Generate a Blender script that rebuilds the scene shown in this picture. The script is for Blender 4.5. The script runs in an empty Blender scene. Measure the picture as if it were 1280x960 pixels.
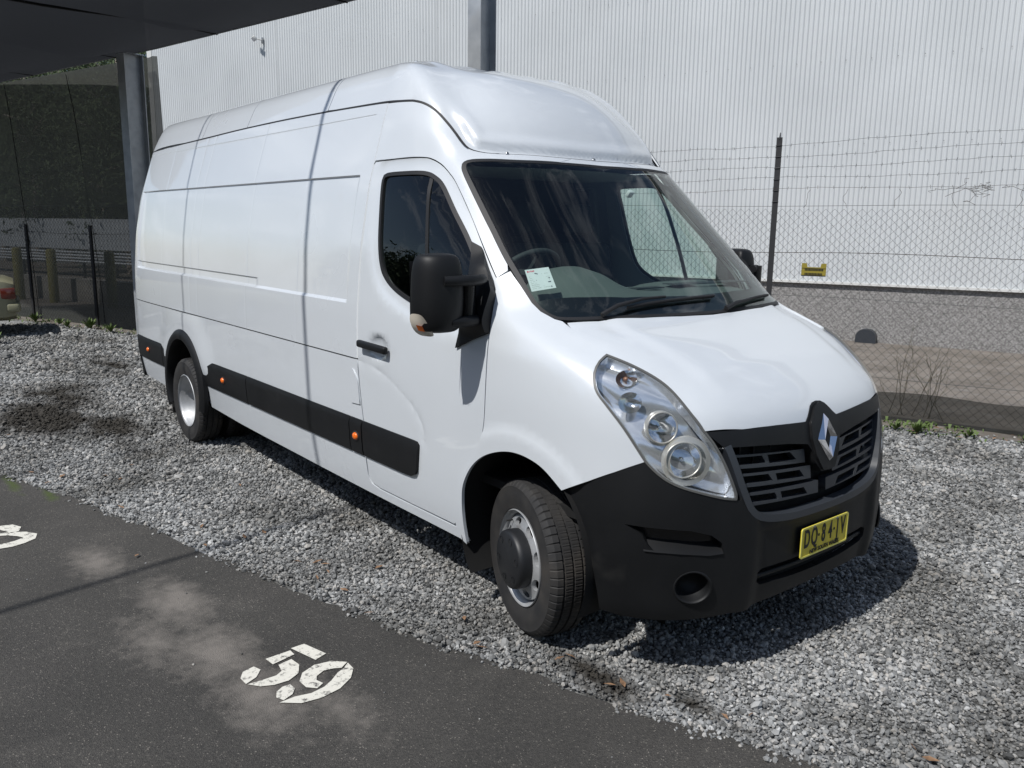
import bpy, bmesh, math, random
import numpy as np
from mathutils import Vector, Matrix
from mathutils.bvhtree import BVHTree
from mathutils.geometry import delaunay_2d_cdt

random.seed(7)
rng = np.random.default_rng(7)
scene = bpy.context.scene
COL = scene.collection
R = math.radians

# ------------------------------------------------------------------ camera
cam_data = bpy.data.cameras.new('camera')
cam = bpy.data.objects.new('camera', cam_data)
COL.objects.link(cam)
CAM = Vector((2.648, -3.216, 1.839))
YAW, PITCH, ROLL, FPX = R(140.836), R(-10.880), R(0.748), 1033.56
fw = Vector((math.cos(YAW) * math.cos(PITCH), math.sin(YAW) * math.cos(PITCH), math.sin(PITCH)))
rt = fw.cross(Vector((0, 0, 1))).normalized()
upv = rt.cross(fw)
rt2 = rt * math.cos(ROLL) + upv * math.sin(ROLL)
up2 = upv * math.cos(ROLL) - rt * math.sin(ROLL)
cam.matrix_world = Matrix(((rt2.x, up2.x, -fw.x, CAM.x), (rt2.y, up2.y, -fw.y, CAM.y), (rt2.z, up2.z, -fw.z, CAM.z), (0, 0, 0, 1)))
cam_data.sensor_width = 36.0
cam_data.lens = 36.0 * FPX / 1280.0
cam_data.clip_start = 0.05
cam_data.clip_end = 500
scene.camera = cam

# ------------------------------------------------------------------ sky and sun
SUN_TO = Vector((0.06, -0.75, 1.0)).normalized()
world = bpy.data.worlds.new('World')
scene.world = world
world.use_nodes = True
wt = world.node_tree
wt.nodes.clear()
w_out = wt.nodes.new('ShaderNodeOutputWorld')
w_bg = wt.nodes.new('ShaderNodeBackground')
sky = wt.nodes.new('ShaderNodeTexSky')
sky.sky_type = 'NISHITA'
sky.sun_disc = False
sky.sun_elevation = math.asin(SUN_TO.z)
sky.sun_rotation = math.atan2(SUN_TO.x, SUN_TO.y)
sky.air_density = 1.0
sky.dust_density = 0.6
w_tc = wt.nodes.new('ShaderNodeTexCoord')
w_map = wt.nodes.new('ShaderNodeMapping')
w_map.inputs['Scale'].default_value = (1.7, 2.3, 1.9)
w_map.inputs['Rotation'].default_value = (0.3, 0.5, 0.7)
w_noise = wt.nodes.new('ShaderNodeTexNoise')
w_noise.inputs['Scale'].default_value = 2.7
w_noise.inputs['Detail'].default_value = 9
w_noise.inputs['Roughness'].default_value = 0.62
w_noise.inputs['Distortion'].default_value = 1.3
w_ramp = wt.nodes.new('ShaderNodeValToRGB')
w_ramp.color_ramp.elements[0].position = 0.52
w_ramp.color_ramp.elements[1].position = 0.82
w_ramp.color_ramp.elements[0].color = (0, 0, 0, 1)
w_ramp.color_ramp.elements[1].color = (0.8, 0.8, 0.8, 1)
w_mix = wt.nodes.new('ShaderNodeMix')
w_mix.data_type = 'RGBA'
w_mix.inputs['B'].default_value = (15.0, 15.6, 16.6, 1)
wt.links.new(w_tc.outputs['Generated'], w_map.inputs['Vector'])
wt.links.new(w_map.outputs['Vector'], w_noise.inputs['Vector'])
wt.links.new(w_noise.outputs['Fac'], w_ramp.inputs['Fac'])
wt.links.new(w_ramp.outputs['Color'], w_mix.inputs['Factor'])
wt.links.new(sky.outputs['Color'], w_mix.inputs['A'])
wt.links.new(w_mix.outputs['Result'], w_bg.inputs['Color'])
wt.links.new(w_bg.outputs['Background'], w_out.inputs['Surface'])
w_bg.inputs['Strength'].default_value = 0.085

sun_data = bpy.data.lights.new('sun', 'SUN')
sun_data.energy = 4.0
sun_data.angle = R(0.55)
sun_data.color = (1.0, 0.98, 0.95)
sun = bpy.data.objects.new('sun', sun_data)
sun.rotation_euler = SUN_TO.to_track_quat('Z', 'Y').to_euler()
COL.objects.link(sun)

scene.view_settings.view_transform = 'Standard'
scene.view_settings.look = 'None'
scene.view_settings.gamma = 1.0
scene.view_settings.exposure = 0.08
scene.view_settings.use_curve_mapping = False
scene.render.engine = 'CYCLES'
scene.cycles.max_bounces = 8
scene.cycles.transparent_max_bounces = 24
scene.cycles.use_denoising = True

# ------------------------------------------------------------------ materials
MATS = {}
def principled(name, col, rough=0.5, metal=0.0, coat=0.0, spec=None, emis=None):
    m = bpy.data.materials.new(name)
    m.use_nodes = True
    b = m.node_tree.nodes['Principled BSDF']
    b.inputs['Base Color'].default_value = (*col, 1)
    b.inputs['Roughness'].default_value = rough
    b.inputs['Metallic'].default_value = metal
    if coat:
        b.inputs['Coat Weight'].default_value = coat
        b.inputs['Coat Roughness'].default_value = 0.03
    if spec is not None:
        b.inputs['Specular IOR Level'].default_value = spec
    MATS[name] = m
    return m
def nd(m, t): return m.node_tree.nodes.new(t)
def lk(m, a, b): m.node_tree.links.new(a, b)
def bsdf(m): return m.node_tree.nodes['Principled BSDF']
def mottle(m, c1, c2, scale, lo=0.35, hi=0.65, detail=5, coords='Object', bump=0.0, bscale=None, bdist=0.01, third=None, rough=None):
    """noise-driven colour between c1 and c2, with an optional second large-scale stain colour and bump"""
    tc = nd(m, 'ShaderNodeTexCoord'); n = nd(m, 'ShaderNodeTexNoise'); r = nd(m, 'ShaderNodeValToRGB')
    n.inputs['Scale'].default_value = scale; n.inputs['Detail'].default_value = detail
    lk(m, tc.outputs[coords], n.inputs['Vector']); lk(m, n.outputs['Fac'], r.inputs['Fac'])
    r.color_ramp.elements[0].position = lo; r.color_ramp.elements[1].position = hi
    r.color_ramp.elements[0].color = (*c1, 1); r.color_ramp.elements[1].color = (*c2, 1)
    out = r.outputs['Color']
    if third:
        col3, sc3, lo3, hi3, amt = third
        n3 = nd(m, 'ShaderNodeTexNoise'); n3.inputs['Scale'].default_value = sc3; n3.inputs['Detail'].default_value = 6
        r3 = nd(m, 'ShaderNodeValToRGB'); r3.color_ramp.elements[0].position = lo3; r3.color_ramp.elements[1].position = hi3
        r3.color_ramp.elements[1].color = (amt, amt, amt, 1)
        mx = nd(m, 'ShaderNodeMix'); mx.data_type = 'RGBA'; mx.inputs['B'].default_value = (*col3, 1)
        lk(m, tc.outputs[coords], n3.inputs['Vector']); lk(m, n3.outputs['Fac'], r3.inputs['Fac'])
        lk(m, r3.outputs['Color'], mx.inputs['Factor']); lk(m, out, mx.inputs['A']); out = mx.outputs['Result']
    lk(m, out, bsdf(m).inputs['Base Color'])
    if bump:
        nb = nd(m, 'ShaderNodeTexNoise'); nb.inputs['Scale'].default_value = bscale or scale * 4; nb.inputs['Detail'].default_value = 4
        b = nd(m, 'ShaderNodeBump'); b.inputs['Strength'].default_value = bump; b.inputs['Distance'].default_value = bdist
        lk(m, tc.outputs[coords], nb.inputs['Vector']); lk(m, nb.outputs['Fac'], b.inputs['Height']); lk(m, b.outputs['Normal'], bsdf(m).inputs['Normal'])
    if rough:
        nr = nd(m, 'ShaderNodeTexNoise'); nr.inputs['Scale'].default_value = scale * 0.7; nr.inputs['Detail'].default_value = 4
        mr = nd(m, 'ShaderNodeMapRange'); mr.inputs['To Min'].default_value = rough[0]; mr.inputs['To Max'].default_value = rough[1]
        lk(m, tc.outputs[coords], nr.inputs['Vector']); lk(m, nr.outputs['Fac'], mr.inputs['Value']); lk(m, mr.outputs['Result'], bsdf(m).inputs['Roughness'])
    return out
def sheet_glass(name, tint, ior=1.5, rough=0.0):
    m = bpy.data.materials.new(name); m.use_nodes = True; t = m.node_tree; t.nodes.clear()
    o = t.nodes.new('ShaderNodeOutputMaterial'); mx = t.nodes.new('ShaderNodeMixShader')
    tr = t.nodes.new('ShaderNodeBsdfTransparent'); gl = t.nodes.new('ShaderNodeBsdfGlossy'); fr = t.nodes.new('ShaderNodeFresnel')
    tr.inputs['Color'].default_value = (*tint, 1); gl.inputs['Roughness'].default_value = rough; gl.inputs['Color'].default_value = (1, 1, 1, 1)
    gm = t.nodes.new('ShaderNodeNewGeometry'); mi = t.nodes.new('ShaderNodeMix'); mi.data_type = 'FLOAT'
    mi.inputs['A'].default_value = ior; mi.inputs['B'].default_value = 1.0 / ior        # a thin pane reflects alike from both faces
    t.links.new(gm.outputs['Backfacing'], mi.inputs['Factor']); t.links.new(mi.outputs['Result'], fr.inputs['IOR'])
    t.links.new(fr.outputs[0], mx.inputs[0]); t.links.new(tr.outputs[0], mx.inputs[1]); t.links.new(gl.outputs[0], mx.inputs[2]); t.links.new(mx.outputs[0], o.inputs['Surface'])
    MATS[name] = m
    return m
def cloth_mat(name, col, through):
    m = bpy.data.materials.new(name); m.use_nodes = True; t = m.node_tree; t.nodes.clear()
    o = t.nodes.new('ShaderNodeOutputMaterial'); mx = t.nodes.new('ShaderNodeMixShader')
    tr = t.nodes.new('ShaderNodeBsdfTransparent'); df = t.nodes.new('ShaderNodeBsdfDiffuse'); tl = t.nodes.new('ShaderNodeBsdfTranslucent'); m2 = t.nodes.new('ShaderNodeMixShader')
    n = t.nodes.new('ShaderNodeTexNoise'); mr = t.nodes.new('ShaderNodeMapRange'); tc = t.nodes.new('ShaderNodeTexCoord'); mp = t.nodes.new('ShaderNodeMapping')
    mp.inputs['Scale'].default_value = (0.35, 0.35, 9.0); n.inputs['Scale'].default_value = 2.0; n.inputs['Detail'].default_value = 4
    mr.inputs['To Min'].default_value = through * 0.75; mr.inputs['To Max'].default_value = through * 1.25
    df.inputs['Color'].default_value = (*col, 1); tl.inputs['Color'].default_value = (*col, 1); m2.inputs[0].default_value = 0.35
    t.links.new(tc.outputs['Object'], mp.inputs['Vector']); t.links.new(mp.outputs['Vector'], n.inputs['Vector']); t.links.new(n.outputs['Fac'], mr.inputs['Value'])
    t.links.new(df.outputs[0], m2.inputs[1]); t.links.new(tl.outputs[0], m2.inputs[2])
    t.links.new(mr.outputs['Result'], mx.inputs[0]); t.links.new(m2.outputs[0], mx.inputs[1]); t.links.new(tr.outputs[0], mx.inputs[2]); t.links.new(mx.outputs[0], o.inputs['Surface'])
    MATS[name] = m
    return m

m = principled('paint', (0.64, 0.66, 0.68), 0.32, coat=0.9)
mottle(m, (0.590, 0.622, 0.652), (0.605, 0.637, 0.667), 2.3, 0.3, 0.7, third=((0.53, 0.53, 0.52), 9.0, 0.62, 0.85, 0.20), rough=(0.24, 0.34))
m = principled('plastic', (0.020, 0.021, 0.023), 0.5)
bsdf(m).inputs['Specular IOR Level'].default_value = 0.30
mottle(m, (0.0055, 0.006, 0.0068), (0.0095, 0.010, 0.011), 3.0, third=((0.035, 0.034, 0.032), 7.0, 0.62, 0.85, 0.4), bump=0.15, bscale=900, bdist=0.0006, rough=(0.42, 0.62))
principled('plastic_grey', (0.034, 0.039, 0.047), 0.40)
principled('hub_plastic', (0.011, 0.012, 0.014), 0.5)
principled('gloss_black', (0.008, 0.008, 0.009), 0.25)
m = principled('rubber', (0.018, 0.018, 0.019), 0.75)
mottle(m, (0.014, 0.014, 0.015), (0.030, 0.028, 0.026), 9.0, third=((0.075, 0.062, 0.05), 5.0, 0.55, 0.8, 0.45))
principled('seal', (0.010, 0.010, 0.011), 0.6)
principled('void', (0.004, 0.004, 0.004), 0.9)
m = principled('rim', (0.42, 0.43, 0.44), 0.48, metal=0.45)
mottle(m, (0.34, 0.35, 0.36), (0.48, 0.49, 0.50), 8.0, third=((0.16, 0.13, 0.10), 14.0, 0.6, 0.8, 0.6))
principled('chrome', (0.82, 0.83, 0.85), 0.08, metal=1.0)
principled('reflector', (0.88, 0.89, 0.90), 0.10, metal=0.95)
m = principled('lamp_shell', (0.80, 0.82, 0.85), 0.16, metal=0.78)
principled('lamp_trim', (0.62, 0.60, 0.55), 0.35, metal=0.6)
principled('lamp_gasket', (0.10, 0.10, 0.095), 0.45)
principled('amber', (0.85, 0.16, 0.01), 0.2, coat=0.6)
principled('amber_bulb', (0.30, 0.15, 0.09), 0.25)
sheet_glass('glass', (0.70, 0.80, 0.76), 1.52)
sheet_glass('dark_glass', (0.45, 0.50, 0.49), 1.52)
sheet_glass('lens', (0.93, 0.94, 0.94), 1.45)
principled('dash', (0.105, 0.118, 0.115), 0.7)
principled('dash_dark', (0.035, 0.038, 0.042), 0.7)
principled('cabin_grey', (0.46, 0.47, 0.46), 0.8)
principled('seat_fabric', (0.022, 0.024, 0.028), 0.9)
principled('frit', (0.006, 0.006, 0.008), 0.35)
principled('plate_yellow', (0.62, 0.50, 0.03), 0.4)
principled('plate_rim', (0.80, 0.72, 0.15), 0.35)
principled('plate_black', (0.006, 0.006, 0.005), 0.6)
principled('paper', (0.82, 0.80, 0.83), 0.7)
principled('ink', (0.10, 0.10, 0.14), 0.8)
principled('ink_red', (0.75, 0.10, 0.16), 0.8)
principled('mirror_lens', (0.55, 0.50, 0.42), 0.15, coat=0.6)
MATS['red_lens'] = principled('red_lens', (0.11, 0.02, 0.012), 0.15, coat=0.6)
m = principled('car_paint', (0.27, 0.26, 0.17), 0.35, coat=0.5)
principled('screw', (0.30, 0.31, 0.32), 0.3, metal=0.9)

def M(n): return MATS[n]

# ------------------------------------------------------------------ object helpers
def put(name, me, mat=None, parent=None, loc=None, rot=None):
    o = bpy.data.objects.new(name, me)
    COL.objects.link(o)
    if mat is not None:
        me.materials.append(M(mat) if isinstance(mat, str) else mat)
    if parent is not None: o.parent = parent
    if loc is not None: o.location = loc
    if rot is not None: o.rotation_euler = rot
    return o
def tag(o, label, cat, group=None):
    o['label'] = label; o['category'] = cat
    if group: o['group'] = group
    return o
def structure(o): o['kind'] = 'structure'; return o
def empty(name, loc=(0, 0, 0), rz=0.0):
    o = bpy.data.objects.new(name, None); COL.objects.link(o)
    o.location = loc; o.rotation_euler = (0, 0, rz); o.empty_display_size = 0.1
    return o
class MB:
    """collects shapes into one mesh"""
    def __init__(s): s.v = []; s.f = []; s.smooth = []
    def add(s, vs, fs, smooth=False):
        b = len(s.v); s.v += [tuple(q) for q in vs]
        s.f += [tuple(b + i for i in q) for q in fs]; s.smooth += [smooth] * len(fs)
        return s
    def box(s, lo, hi, mat=None):
        (a, b, c), (d, e, f) = lo, hi
        vs = [(a, b, c), (d, b, c), (d, e, c), (a, e, c), (a, b, f), (d, b, f), (d, e, f), (a, e, f)]
        if mat is not None: vs = [mat @ Vector(q) for q in vs]
        return s.add(vs, [(3, 2, 1, 0), (4, 5, 6, 7), (0, 1, 5, 4), (1, 2, 6, 5), (2, 3, 7, 6), (3, 0, 4, 7)])
    def tube(s, pts, rad, n=8, cap=True, smooth=True):
        pts = [Vector(q) for q in pts]
        rads = rad if isinstance(rad, (list, tuple)) else [rad] * len(pts)
        vs = []; prev = None
        for i, q in enumerate(pts):
            t = (pts[min(i + 1, len(pts) - 1)] - pts[max(i - 1, 0)])
            t = t.normalized() if t.length > 1e-9 else Vector((0, 0, 1))
            if prev is None:
                a = t.cross(Vector((0, 0, 1)) if abs(t.z) < 0.9 else Vector((1, 0, 0))).normalized()
            else:
                a = (prev - t * prev.dot(t)).normalized()
            prev = a; b = t.cross(a)
            for k in range(n):
                w = 2 * math.pi * (k + 0.5) / n
                vs.append(q + (a * math.cos(w) + b * math.sin(w)) * rads[i])
        fs = []
        for i in range(len(pts) - 1):
            for k in range(n):
                fs.append((i * n + k, i * n + (k + 1) % n, (i + 1) * n + (k + 1) % n, (i + 1) * n + k))
        s.add(vs, fs, smooth)
        if cap:
            s.add(vs[:n], [tuple(range(n - 1, -1, -1))]); s.add(vs[-n:], [tuple(range(n))])
        return s
    def lathe(s, prof, n=48, axis='y', smooth=True, mod=None, close=False):
        """prof: list of (radius, along-axis)"""
        vs = []
        for i, (r, h) in enumerate(prof):
            for k in range(n):
                w = 2 * math.pi * k / n
                rr = mod(i, k, r) if mod else r
                c, d = rr * math.cos(w), rr * math.sin(w)
                vs.append((c, h, d) if axis == 'y' else ((c, d, h) if axis == 'z' else (h, c, d)))
        fs = []
        for i in range(len(prof) - 1):
            for k in range(n):
                fs.append((i * n + k, i * n + (k + 1) % n, (i + 1) * n + (k + 1) % n, (i + 1) * n + k))
        return s.add(vs, fs, smooth)
    def mesh(s, name):
        me = bpy.data.meshes.new(name); me.from_pydata([tuple(q) for q in s.v], [], s.f); me.update()
        me.polygons.foreach_set('use_smooth', s.smooth)
        return me
    def build(s, name, mat, parent=None, loc=None, rot=None, bevel=0.0, seg=2, auto=False):
        me = s.mesh(name)
        if bevel or auto:
            bm = bmesh.new(); bm.from_mesh(me)
            bmesh.ops.remove_doubles(bm, verts=bm.verts, dist=1e-5)
            bmesh.ops.recalc_face_normals(bm, faces=bm.faces)
            if bevel:
                ed = [e for e in bm.edges if len(e.link_faces) == 2 and e.calc_face_angle(0) > R(25)]
                bmesh.ops.bevel(bm, geom=ed, offset=bevel, segments=seg, profile=0.5, affect='EDGES', clamp_overlap=True)
            for f in bm.faces: f.smooth = True
            for e in bm.edges:
                if len(e.link_faces) == 2 and e.calc_face_angle(0) > R(38): e.smooth = False
            bm.to_mesh(me); bm.free()
        return put(name, me, mat, parent, loc, rot)
def subsurf_box(name, pts, faces, mat, parent, lv=2, crease=None, loc=None, rot=None):
    me = bpy.data.meshes.new(name); me.from_pydata(pts, [], faces); me.update()
    bm = bmesh.new(); bm.from_mesh(me); bmesh.ops.recalc_face_normals(bm, faces=bm.faces); bm.to_mesh(me); bm.free()
    o = put(name, me, mat, parent, loc, rot)
    md = o.modifiers.new('s', 'SUBSURF'); md.levels = lv; md.render_levels = lv
    for q in me.polygons: q.use_smooth = True
    return o
def pip(poly, P):
    """vectorised point in polygon"""
    poly = np.asarray(poly); x, y = P[:, 0], P[:, 1]; ins = np.zeros(len(P), bool)
    j = len(poly) - 1
    for i in range(len(poly)):
        xi, yi = poly[i]; xj, yj = poly[j]
        c = ((yi > y) != (yj > y))
        with np.errstate(divide='ignore', invalid='ignore'):
            xx = (xj - xi) * (y - yi) / (yj - yi + 1e-30) + xi
        ins ^= (c & (x < xx)); j = i
    return ins
def resample(poly, step, closed=True):
    out = []
    n = len(poly)
    for i in range(n if closed else n - 1):
        a, b = np.asarray(poly[i], float), np.asarray(poly[(i + 1) % n], float)
        k = max(1, int(math.ceil(np.linalg.norm(b - a) / step)))
        for t in range(k): out.append(a + (b - a) * t / k)
    if not closed: out.append(np.asarray(poly[-1], float))
    return np.array(out)
def spline(pts, step=0.015, closed=False):
    """Catmull-Rom through points (2D or 3D)"""
    P = np.asarray(pts, float); n = len(P); out = []
    for i in range(n if closed else n - 1):
        p0, p1, p2, p3 = (P[(i - 1) % n], P[i], P[(i + 1) % n], P[(i + 2) % n]) if closed else (P[max(i - 1, 0)], P[i], P[i + 1], P[min(i + 2, n - 1)])
        k = max(2, int(np.linalg.norm(p2 - p1) / step))
        for t in range(k):
            u = t / k
            out.append(0.5 * ((2 * p1) + (-p0 + p2) * u + (2 * p0 - 5 * p1 + 4 * p2 - p3) * u * u + (-p0 + 3 * p1 - 3 * p2 + p3) * u ** 3))
    if not closed: out.append(P[-1])
    return np.array(out)
def inset(poly, d):
    P = np.asarray(poly, float); n = len(P)
    area = 0.5 * np.sum(P[:, 0] * np.roll(P[:, 1], -1) - np.roll(P[:, 0], -1) * P[:, 1])
    s = 1 if area > 0 else -1
    a = np.roll(P, 1, 0); b = np.roll(P, -1, 0)
    e1 = P - a; e2 = b - P
    e1 /= np.linalg.norm(e1, axis=1, keepdims=True) + 1e-12; e2 /= np.linalg.norm(e2, axis=1, keepdims=True) + 1e-12
    n1 = np.stack([-e1[:, 1], e1[:, 0]], 1) * s; n2 = np.stack([-e2[:, 1], e2[:, 0]], 1) * s
    m_ = n1 + n2; m_ /= np.linalg.norm(m_, axis=1, keepdims=True) + 1e-12
    c = np.clip((m_ * n1).sum(1), 0.45, 1)
    return P + m_ * (d / c)[:, None]
def fill(outer, holes=(), lines=(), step=0.03, seed=None):
    """constrained triangulation; returns verts(n,2), tris, loops"""
    pts = []; edges = []; loops_in = []
    for lp in [outer] + list(holes):
        q = resample(lp, step * 1.0, True); b = len(pts); k = len(q)
        pts += [tuple(t) for t in q]; edges += [(b + i, b + (i + 1) % k) for i in range(k)]; loops_in.append(range(b, b + k))
    nb = len(pts)
    for ln in lines:
        q = resample(ln, step, False); ok = pip(outer, q)
        for h in holes: ok &= ~pip(h, q)
        prev = None
        for i, t in enumerate(q):
            if ok[i]:
                pts.append(tuple(t))
                if prev is not None: edges.append((prev, len(pts) - 1))
                prev = len(pts) - 1
            else: prev = None
    O = np.asarray(outer); lo, hi = O.min(0), O.max(0)
    nx = int((hi[0] - lo[0]) / step) + 2; ny = int((hi[1] - lo[1]) / (step * 0.866)) + 2
    gx, gy = np.meshgrid(np.arange(nx), np.arange(ny))
    G = np.stack([lo[0] + (gx + 0.5 * (gy % 2)) * step, lo[1] + gy * step * 0.866], -1).reshape(-1, 2) + 1e-5
    G = G[pip(outer, G)]
    for h in holes: G = G[~pip(h, G)]
    if len(G):
        B = np.asarray(pts); keep = np.ones(len(G), bool)
        for c0 in range(0, len(G), 2000):
            d = ((G[c0:c0 + 2000, None, :] - B[None]) ** 2).sum(-1).min(1); keep[c0:c0 + 2000] = d > (0.55 * step) ** 2
        pts += [tuple(t) for t in G[keep]]
    r = delaunay_2d_cdt([Vector(t) for t in pts], edges, [], 0, 1e-7)
    V = np.array([tuple(t) for t in r[0]]); F = np.array([f for f in r[2] if len(f) == 3])
    cen = V[F].mean(1); ok = pip(outer, cen)
    for h in holes: ok &= ~pip(h, cen)
    F = F[ok]
    inv = {}
    for i, og in enumerate(r[3]):
        for q in og: inv[q] = i
    loops = [[inv[i] for i in lp if i in inv] for lp in loops_in]
    return V, F, loops
def flat_shape(name, outer, holes, mat, parent, thick, place, step=0.05, back=False, smooth=False):
    """extruded flat outline; place maps (a,b,depth)->xyz, depth 0 = face, -thick = back"""
    V, F, loops = fill(outer, holes, (), step)
    n = len(V); vs = [place(a, b, 0.0) for a, b in V]; fs = [tuple(t) for t in F]
    v0 = Vector(vs[fs[0][0]]); nrm = (Vector(vs[fs[0][1]]) - v0).cross(Vector(vs[fs[0][2]]) - v0)
    out = Vector(place(V[0][0], V[0][1], 1.0)) - Vector(vs[0])
    if nrm.dot(out) < 0: fs = [t[::-1] for t in fs]
    for lp in loops:
        b = len(vs); k = len(lp)
        vs += [place(V[i][0], V[i][1], 0.0) for i in lp] + [place(V[i][0], V[i][1], -thick) for i in lp]
        fs += [(b + i, b + (i + 1) % k, b + k + (i + 1) % k, b + k + i) for i in range(k)]
    if back:
        b = len(vs); vs += [place(a, c, -thick) for a, c in V]; fs += [tuple(b + i for i in t[::-1]) for t in F]
    me = bpy.data.meshes.new(name); me.from_pydata([tuple(q) for q in vs], [], fs); me.update()
    return put(name, me, mat, parent)
def text_mesh(txt, size, name, extrude=0.001):
    cu = bpy.data.curves.new(name, 'FONT'); cu.body = txt; cu.size = size; cu.align_x = 'CENTER'; cu.align_y = 'CENTER'; cu.extrude = extrude; cu.offset = size * 0.020
    o = bpy.data.objects.new(name, cu); COL.objects.link(o)
    dg = bpy.context.evaluated_depsgraph_get()
    me = bpy.data.meshes.new_from_object(o.evaluated_get(dg))
    bpy.data.objects.remove(o); bpy.data.curves.remove(cu)
    return me

# =================================================================== THE SETTING
FA = Vector((-1.17, 4.68, 0)); FANG = R(20.3)
FU = Vector((math.cos(FANG), math.sin(FANG), 0)); FN = Vector((-FU.y, FU.x, 0))
def FP(s, off, z): return FA + FU * s + FN * off + Vector((0, 0, z))     # along the fence line, behind it, up

EDGE = [(-40, -13.6), (-12, -4.75), (-7, -3.25), (-4.213, -2.446), (-3.197, -2.128), (-2.291, -1.886), (-1.527, -1.694), (-0.893, -1.536), (-0.386, -1.387),
        (0.042, -1.25), (0.411, -1.122), (0.736, -1.003), (1.024, -0.888), (1.285, -0.783), (2.4, -0.36), (6, 0.95), (40, 13.5)]
EX = [e[0] for e in EDGE]; EY = [e[1] for e in EDGE]
def edge_y(x): return np.interp(x, EX, EY)

def blobs(m, spots, noise_scale, soft=0.25, power=1.0):
    """sum of round masks (world x, y, radius x, radius y, weight) broken up by noise -> socket 0..1"""
    geo = nd(m, 'ShaderNodeNewGeometry'); acc = None
    nz = nd(m, 'ShaderNodeTexNoise'); nz.inputs['Scale'].default_value = noise_scale; nz.inputs['Detail'].default_value = 9; nz.inputs['Roughness'].default_value = 0.72
    lk(m, geo.outputs['Position'], nz.inputs['Vector'])
    for (x, y, rx, ry, w) in spots:
        mp = nd(m, 'ShaderNodeMapping'); mp.vector_type = 'POINT'
        mp.inputs['Scale'].default_value = (1 / rx, 1 / ry, 0.0); mp.inputs['Location'].default_value = (-x / rx, -y / ry, 0)
        g = nd(m, 'ShaderNodeTexGradient'); g.gradient_type = 'SPHERICAL'
        lk(m, geo.outputs['Position'], mp.inputs['Vector']); lk(m, mp.outputs['Vector'], g.inputs['Vector'])
        mu = nd(m, 'ShaderNodeMath'); mu.operation = 'MULTIPLY'; mu.inputs[1].default_value = w; lk(m, g.outputs['Fac'], mu.inputs[0])
        if acc is None: acc = mu.outputs[0]
        else:
            ad = nd(m, 'ShaderNodeMath'); ad.operation = 'MAXIMUM'; lk(m, acc, ad.inputs[0]); lk(m, mu.outputs[0], ad.inputs[1]); acc = ad.outputs[0]
    s = nd(m, 'ShaderNodeMath'); s.operation = 'ADD'; lk(m, acc, s.inputs[0]); lk(m, nz.outputs['Fac'], s.inputs[1])
    mr = nd(m, 'ShaderNodeMapRange'); mr.inputs['From Min'].default_value = 0.85 - soft; mr.inputs['From Max'].default_value = 0.85 + soft
    lk(m, s.outputs[0], mr.inputs['Value'])
    return mr.outputs['Result']
def mix_in(m, base, col, fac):
    mx = nd(m, 'ShaderNodeMix'); mx.data_type = 'RGBA'; mx.inputs['B'].default_value = (*col, 1)
    lk(m, base, mx.inputs['A']); lk(m, fac, mx.inputs['Factor']); lk(m, mx.outputs['Result'], bsdf(m).inputs['Base Color'])
    return mx.outputs['Result']
WET = [(-5.9, -1.85, 1.5, 0.75, 0.75), (-5.2, -1.45, 0.9, 0.5, 0.75), (-6.9, -1.5, 1.6, 0.7, 0.6), (-4.3, -1.5, 1.0, 0.3, 0.5), (0.45, -0.95, 0.5, 0.16, 0.6), (0.85, -0.80, 0.4, 0.14, 0.5), (2.0, 0.9, 0.9, 0.8, 0.38), (1.3, 2.0, 0.7, 0.8, 0.35), (-8.6, -0.6, 2.0, 0.5, 0.5)]

# ground under and between the stones
m = principled('gravel_bed', (0.10, 0.098, 0.094), 0.9)
tcg = nd(m, 'ShaderNodeNewGeometry')
vo = nd(m, 'ShaderNodeTexVoronoi'); vo.inputs['Scale'].default_value = 42.0; lk(m, tcg.outputs['Position'], vo.inputs['Vector'])
sepc = nd(m, 'ShaderNodeSeparateColor'); lk(m, vo.outputs['Color'], sepc.inputs['Color'])
rp = nd(m, 'ShaderNodeValToRGB'); rp.color_ramp.elements[0].color = (0.10, 0.10, 0.097, 1); rp.color_ramp.elements[1].color = (0.44, 0.445, 0.44, 1)
lk(m, sepc.outputs['Red'], rp.inputs['Fac'])
nzl = nd(m, 'ShaderNodeTexNoise'); nzl.inputs['Scale'].default_value = 1.4; nzl.inputs['Detail'].default_value = 6; lk(m, tcg.outputs['Position'], nzl.inputs['Vector'])
rl = nd(m, 'ShaderNodeValToRGB'); rl.color_ramp.elements[0].position = 0.36; rl.color_ramp.elements[1].position = 0.62
rl.color_ramp.elements[0].color = (0.40, 0.39, 0.37, 1); rl.color_ramp.elements[1].color = (1, 1, 1, 1); lk(m, nzl.outputs['Fac'], rl.inputs['Fac'])
mu = nd(m, 'ShaderNodeMix'); mu.data_type = 'RGBA'; mu.blend_type = 'MULTIPLY'; mu.inputs['Factor'].default_value = 1.0
lk(m, rp.outputs['Color'], mu.inputs['A']); lk(m, rl.outputs['Color'], mu.inputs['B'])
mix_in(m, mu.outputs['Result'], (0.022, 0.019, 0.015), blobs(m, WET, 2.4, 0.16))
vd = nd(m, 'ShaderNodeBump'); vd.inputs['Strength'].default_value = 1.0; vd.inputs['Distance'].default_value = 0.02; vd.invert = True
lk(m, vo.outputs['Distance'], vd.inputs['Height']); lk(m, vd.outputs['Normal'], bsdf(m).inputs['Normal'])
gb = MB()
gb.add([(-150, -150, 0), (150, -150, 0), (150, 150, 0), (-150, 150, 0)], [(0, 1, 2, 3)])
structure(gb.build('gravel_ground', 'gravel_bed'))

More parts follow.
